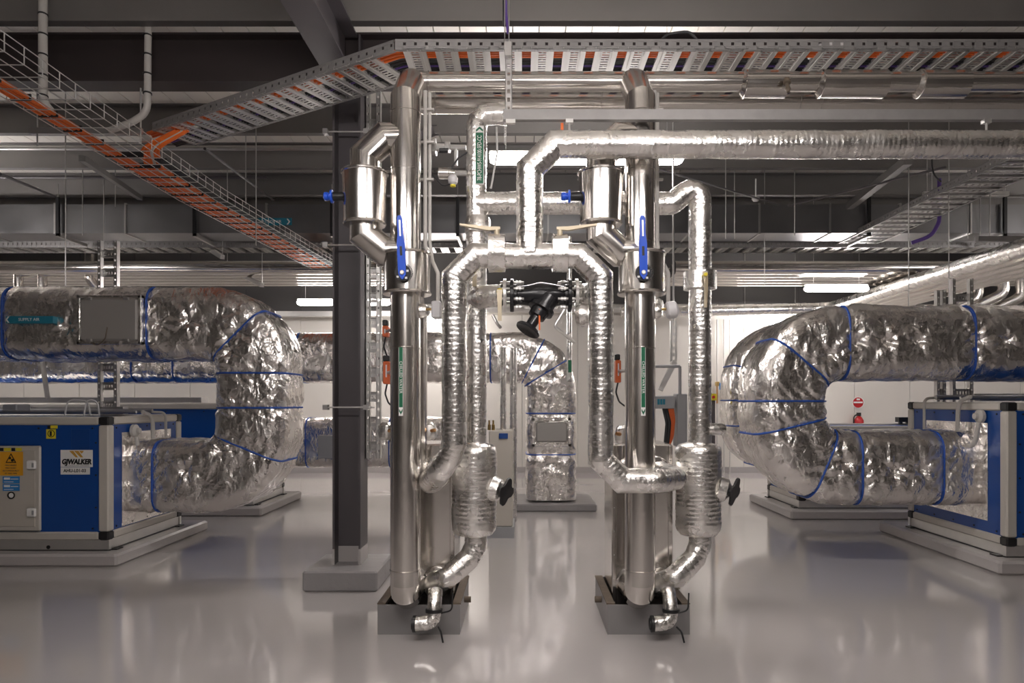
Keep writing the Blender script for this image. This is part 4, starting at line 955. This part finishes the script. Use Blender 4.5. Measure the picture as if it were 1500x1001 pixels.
for k, (xa, xb) in enumerate(((102, 108), (109, 115.5), (116.5, 123))):
    top = 660.8; L = [9.5, 9.5, 5][k]
    p = [(xa, top), (xb, top), (xb+L*.72 if k < 2 else xb-.5, top+L if k < 2 else top+1.5), ((xa+L) if k < 2 else xa+3.5, top+L if k < 2 else top+4)]
    MB().prism([at(q[0], q[1], yfn)+V(0, -.005, 0) for q in p], (0, -.001, 0)).build('gold_stripe', 'gold', bp_, smooth=False)
b2 = MB().bbox(ax(89, yfn), ax(132, yfn), yfn-.003, yfn, az(695.5, yfn), az(685, yfn), .001).build('number_plate', 'white', UL, smooth=False, label='white unit number plate')
text('lettering', 'AHU-L01-03', .042, FRONT(at(110, 690, yfn)+V(0, -.004, 0)), 'black', b2, sx=.95, bold=.001)
MB().bbox(ax(105, yfn), ax(132, yfn), yfn-.004, yfn, az(658, yfn), az(629, yfn), .002).build('blank_plate', 'blue_deep', UL, smooth=False)
s2 = MB().box(ax(68, yfn), ax(82, yfn), yfn-.003, yfn, az(643, yfn), az(629, yfn)).build('yellow_sticker', 'yellow', UL, smooth=False)
MB().lathe(at(75, 635.5, yfn-.003), (0, -1, 0), [(0, .034), (.001, .034)], 20).build('ring', 'black', s2); MB().lathe(at(75, 635.5, yfn-.0042), (0, -1, 0), [(0, .027), (.001, .027)], 20).build('ring_field', 'yellow', s2)
MB().box(ax(73.5, yfn), ax(76.5, yfn), yfn-.0065, yfn-.005, az(639, yfn), az(632, yfn)).build('symbol', 'black', s2, smooth=False)
MB().box(ax(72, yfn-.04), ax(82, yfn-.04), 6.295, 6.30, az(628, yfn), az(623.5, yfn)).build('sticker', 'yellow', UL, smooth=False)
MB().box(ax(67.5, yfn-.04), ax(71.5, yfn-.04), 6.295, 6.30, az(628, yfn), az(623.5, yfn)).build('sticker', 'black', UL, smooth=False)
MB().lathe(at(71, 802, 6.31), (0, -1, 0), [(0, .018), (.004, .018)], 12).build('lifting_hole', 'black', UL)
# pressure gauges with flexible conduit on each end face
def end_gauge(xf, s, yg, zg, lab, drop):
    t = thing('junction_dome', (xf-s*.05, yg, zg-.3), lab, 'junction box')
    MB().lathe((xf+s*.0, yg, zg), (-s, 0, 0), [(0, .062), (.03, .062), (.04, .05), (.045, .032), (.07, .028)], 24).build('dome', 'conduit', t)
    MB().tube(route([V(xf-s*.05, yg-.03, zg-.06), V(xf-s*.06, yg+.0, zg-.27), V(xf-s*.06, yg+.16, zg-.30), V(xf-s*.06, yg+.26, zg-.22), V(xf-s*.05, yg+.26, zg+.14), V(xf-s*.04, yg+.1, zg+.18)], .1, 5), .020, 12).build('flexible_conduit', 'conduit', t)
    MB().tube(route([V(xf-s*.05, yg+drop, zg-.25), V(xf-s*.05, yg+drop, zg+.17), V(xf+s*.4, yg+drop, zg+.19)], .06, 4), .014, 10).build('thin_conduit', 'conduit', t)
end_gauge(-3.82, -1, 6.70, 1.21, 'pale dome junction box with curled conduit on the near left unit', .52)
end_gauge(4.26, 1, 6.33, 1.36, 'pale dome junction box with curled conduit on the near right unit', .82)
# services lying on top of the near units
t = thing('conduit_run', (-5, 7.3, 1.36), 'grey conduit and channel lying along the top of the near left unit', 'conduit')
for dz, yy, r in ((0.03, 6.9, .016), (.035, 7.2, .022)): MB().tube([(-7.5, yy, 1.36+dz), (-3.9, yy, 1.36+dz)], r, 10).build('conduit', 'galv', t)
MB().box(-7.5, -4.3, 7.35, 7.45, 1.36, 1.44).build('channel', 'galv', t, smooth=False)
MB().bbox(ax(14, 7), ax(35, 7), 6.9, 7.1, 1.38, 1.47, .01).build('box', 'box_grey', t, smooth=False)
for k in range(2): MB().tube(route([V(ax(95+28*k, 6.6), 6.6, 1.36), V(ax(97+28*k, 6.6), 6.62, 1.52), V(ax(125+14*k, 6.6), 6.64, 1.50), V(ax(127+13*k, 6.6), 6.66, 1.36)], .06, 4), .008, 8).build('pale_hose', 'cable_white', t)
t = thing('conduit_run', (5, 7.3, 1.5), 'grey conduits lying along the top of the near right unit', 'conduit')
for dz, yy, r in ((.03, 6.7, .016), (.04, 7.1, .025)): MB().tube([(4.3, yy, 1.5+dz), (8.5, yy, 1.5+dz)], r, 10).build('conduit', 'galv', t)
MB().box(4.9, 8.5, 7.3, 7.4, 1.5, 1.58).build('channel', 'galv', t, smooth=False)
t = thing('tray_strip', (-6, 9.2, 1.48), 'slotted grey tray lying on top of the far left unit', 'cable tray')
MB().box(-8.5, ax(300, 9.2), 9.1, 9.3, 1.48, 1.55).build('tray', 'galv', t, smooth=False)
MB().cyl(at(70, 585, 9.0), at(62, 530, 9.0), .03, 8).build('stay', 'galv', t)
lp_ = MB().box(ax(88, 8.99), ax(118, 8.99), 9.012, 9.02, az(605, 9.0), az(597.5, 9.0)).build('number_plate', 'sensor_grey', t, smooth=False)
text('lettering', 'AHU-L01-04', .035, FRONT(at(103, 601, 9.005)), 'box_grey', lp_, sx=.9)

# ---------------------------------------------------------------- items by the back wall and between
t = thing('fire_extinguisher', at(1258, 635, 14.18), 'red fire extinguisher hung on the back wall seen through the right duct loop', 'extinguisher')
q = at(1258, 633, 14.18)
MB().lathe(q, (0, 0, 1), [(0, .085), (.02, .095), (.24, .095), (.30, .06), (.33, .03)], 20).build('cylinder', 'red', t)
MB().box(q.x-.03, q.x+.03, 14.14, 14.22, q.z+.33, q.z+.40).build('valve_head', 'black', t, smooth=False)
MB().tube(route([q+V(-.02, -.02, .37), q+V(-.12, -.03, .33), q+V(-.12, -.03, .1)], .1, 4), .014, 8).build('hose', 'black', t)
t = thing('fire_sign', at(1257, 597, 14.28), 'round red and white fire extinguisher sign on the back wall', 'sign')
MB().lathe(at(1257, 590, 14.29), (0, -1, 0), [(0, .125), (.008, .125)], 32).build('disc', 'white', t)
MB().lathe(at(1257, 590, 14.282), (0, -1, 0), [(0, .108), (.006, .108)], 32).build('red_field', 'red', t)
MB().box(ax(1250.5, 14.27), ax(1263.5, 14.27), 14.266, 14.276, az(591, 14.27), az(588.6, 14.27)).build('white_bar', 'white', t, smooth=False)
MB().box(ax(1255, 14.27), ax(1259.5, 14.27), 14.266, 14.276, az(586.5, 14.27), az(584, 14.27)).build('symbol', 'white', t, smooth=False)
t = thing('bracket_block', at(1313, 615, 10), 'small black bracket on the far right unit top', 'bracket')
MB().box(ax(1303, 10), ax(1322, 10), 9.75, 9.85, az(618, 10), az(611, 10)).build('block', 'black', t, smooth=False)
for px in (1308, 1318): MB().box(ax(px-2, 10), ax(px+2, 10), 9.78, 9.82, 1.18, az(617, 10)).build('foot', 'black', t, smooth=False)
# slim gas lines with valves
for i, px in enumerate((1050.5, 1060.5, 1069)):
    Y = 14.2; t = thing('gas_line', V(ax(px, Y), Y, 0), 'slim vertical line with blue tap on the back wall, %s of three' % ('left', 'middle', 'right')[i], 'pipe')
    zv_ = az((563, 571, 563)[i], Y)
    MB().cyl((ax(px, Y), Y, 0), (ax(px, Y), Y, zv_-.4), .016, 8).build('lower_line', 'conduit', t)
    MB().cyl((ax(px, Y), Y, zv_-.4), (ax(px, Y), Y, zv_), .018, 8).build('copper_tail', 'copper', t)
    MB().cyl((ax(px, Y), Y, zv_), (ax(px, Y), Y, 3.2), .016, 8).build('upper_line', 'conduit', t)
    MB().bbox(ax(px, Y)-.04, ax(px, Y)+.04, Y-.05, Y+.03, zv_-.04, zv_+.05, .01).build('tap_body', 'brass', t, smooth=False)
    MB().bbox(ax(px, Y)+.03, ax(px, Y)+.08, Y-.07, Y-.04, zv_-.12, zv_+.02, .008).build('tap_handle', 'sticker_blue', t, smooth=False)
t = thing('isolator_switch', at(1044, 582, 9.0), 'small yellow isolator switch on a post right of the right foil pipe', 'switch')
MB().bbox(ax(1041, 9), ax(1049, 9), 8.95, 9.03, az(587, 9), az(577, 9), .01).build('box', 'yellow', t, smooth=False)
MB().lathe(at(1045, 582, 8.95), (0, -1, 0), [(0, .02), (.02, .018)], 12).build('knob', 'red', t)
MB().box(ax(1042, 9.05), ax(1047, 9.05), 9.03, 9.07, 0, az(580, 9)).build('post', 'dark_steel', t, smooth=False)
# beige pump set behind the left strainer
t = thing('pump_cabinet', (ax(733, 7.5), 7.8, 0), 'beige control cabinet with a small display behind the left strainer', 'cabinet')
Y = 7.5
MB().bbox(ax(716, Y), ax(751, Y), Y, Y+.5, .12, az(631, Y), .01).build('body', 'door_cream', t, smooth=False)
MB().box(ax(714, Y), ax(753, Y), Y-.03, Y+.55, 0, .12).build('base', 'box_grey', t, smooth=False)
MB().bbox(ax(731, Y), ax(744, Y), Y-.012, Y, az(643, Y), az(635, Y), .003).build('display', 'blue_deep', t, smooth=False)
for px in (716, 722): MB().lathe(V(ax(px, Y), Y+.1, az(631, Y)), (0, 0, 1), [(0, .018), (.06, .018), (.065, .010), (.11, .010)], 10).build('brass_fitting', 'brass', t)
for i, (px, r) in enumerate(((737, .035), (752, .045), (834, .035))):
    Y = (7.75, 8.5, 8.7)[i]; tt = thing('foil_pipe', V(ax(px, Y), Y, .8), ('thin foil-wrapped upright pipe behind the beige cabinet', 'foil-wrapped upright pipe left of the downward duct', 'foil-wrapped upright pipe with green label right of the downward duct')[i], 'pipe')
    b0, b1 = (az(631, 7.5), 0, az(560, Y))[i], (az(548, Y), az(545, Y), 3.3)[i]
    foil_tube('run', [V(ax(px, Y), Y, b0), V(ax(px, Y), Y, b1+.3)], r, tt, step=.03, seg=12, pitch=2)
    if i == 2: MB().box(ax(px-2, Y), ax(px+3, Y), Y-.045, Y-.03, az(546, Y), az(528, Y)).build('label', 'green', tt, smooth=False)
# actuators beside the left column and right riser
def actuator(px, py0, py1, Y, label, w=9):
    t = thing('valve_actuator', at(px, py1, Y), label, 'actuator')
    MB().bbox(ax(px-w/2, Y), ax(px+w/2, Y), Y-.03, Y+.05, az(py1, Y), az(py0, Y), .006).build('case', 'orange_box', t, smooth=False)
    MB().bbox(ax(px-w/2-.5, Y), ax(px+w/2-1, Y), Y-.02, Y+.04, az(py0, Y), az(py0-9, Y), .006).build('cap', 'black', t, smooth=False)
    xq = -.735 if px < 700 else .742; zq = az((py0+py1)/2, Y)
    MB().tube([V(ax(px, Y), Y, zq), V(xq, 4.36, zq)], .012, 8).build('mounting_arm', 'galv', t)
    MB().box(ax(px-1, Y), ax(px+1, Y), Y-.032, Y-.03, az(py0+(py1-py0)*.7, Y), az(py0+5, Y)).build('plate', 'sensor_grey', t, smooth=False)
    MB().tube(route([at(px, py1, Y), at(px-3, py1+14, Y), at(px+2, py1+28, Y+.02), at(px+10, py1+34, Y+.05)], .05, 4), .006, 8).build('cable', 'cable_black', t)
actuator(565, 478, 494, 4.75, 'small orange valve actuator beside the left riser, upper of two', 8)
actuator(567, 530, 563, 4.75, 'taller orange valve actuator beside the left riser, lower of two', 10)
actuator(905, 528, 561, 4.75, 'orange valve actuator peeping out left of the right riser', 8)
for px, py, nm in ((566, 632, 'left of the left riser'), (628, 632, 'right of the left riser'), (912, 637, 'left of the right riser'), (960, 450, 'behind the right riser')):
    t = thing('foil_fitting', at(px, py, 4.55), 'rounded foil-wrapped fitting %s' % nm, 'fitting'); b = MB(); c = at(px, py, 4.56)
    b.lathe(c+V(0, 0, -.06), (0, 0, 1), [(0, .03), (.02, .05), (.06, .055), (.10, .05), (.12, .03)], 18)
    for k, v in enumerate(b.v): b.v[k] = v+(v-c).normalized()*noise.noise(v*30)*.006
    b.build('wrap', 'foil_pipe', t); MB().cyl(c+V(0, -.03, 0), c+V(.05 if px < 900 else -.05, -.06, .01), .012, 8).build('nipple', 'copper', t)
# electrical box and conduits behind the right riser
Y = 5.3
t = thing('control_box', at(998, 655, Y), 'grey electrical control box with orange conduit between right riser and right foil pipe', 'control box')
MB().bbox(ax(992, Y), ax(1007, Y), Y, Y+.15, az(655, Y), az(577, Y), .006).build('tall_box', 'box_grey', t, smooth=False)
MB().bbox(ax(960, Y), ax(989, Y), Y, Y+.15, az(599, Y), az(580, Y), .006).build('wide_box', 'box_grey', t, smooth=False)
for k in range(3): MB().box(ax(963+4*k, Y), ax(966+4*k, Y), Y-.01, Y, az(593, Y), az(585, Y)).build('breaker', 'teal', t, smooth=False)
for k in range(3): MB().tube(route([at(980+2.5*k, 598, Y+.03), at(984+1.5*k, 615, Y+.02), at(983+k, 640, Y+.02), at(976+2*k, 652, Y+.05)], .1, 4), .012, 8).build('orange_conduit', 'orange_box', t)
for k in range(2): MB().tube(route([at(972+4*k, 599, Y+.03), at(977+4*k, 620, Y), at(974+4*k, 652, Y)], .1, 4), .012, 8).build('black_conduit', 'cable_black', t)
MB().box(ax(994, Y), ax(1006, Y), Y+.02, Y+.1, az(665, Y), az(655, Y)).build('lower_block', 'black', t, smooth=False)
for p in ((at(958, 537, Y), at(996, 537, Y)), (at(996, 537, Y), at(996, 578, Y))):
    MB().cyl(p[0], p[1], .012, 8).build('frame_bar', 'box_grey', t)
t = thing('pipe_support', at(985, 470, 5.6), 'slotted galvanised upright with diagonal foot behind the right riser', 'support')
slotted_bar(t, (ax(987, 5.6), 5.6), az(530, 5.6), az(470, 5.6), .05, 'upright')
MB().cyl((ax(987, 5.6), 5.615, az(472, 5.6)), (ax(987, 5.6), 5.615, 4.125), .008, 8).build('hanger_rod', 'galv', t)
p, q = at(988, 530, 5.6), at(967, 572, 5.6)
MB().sweep([p, q], [(-.02, -.02), (-.02, .02), (.02, .02), (.02, -.02)], ref=V(0, 1, 0)).build('foot_bar', 'galv_light', t, smooth=False)
o = MB().bbox(ax(958, 5.0), ax(986, 5.0), 5.12, 5.5, 0, az(652, 5.1), .01).build('steel_cabinet', 'steel', smooth=False); tag(o, 'steel-clad block behind the right heat exchanger', 'cabinet')
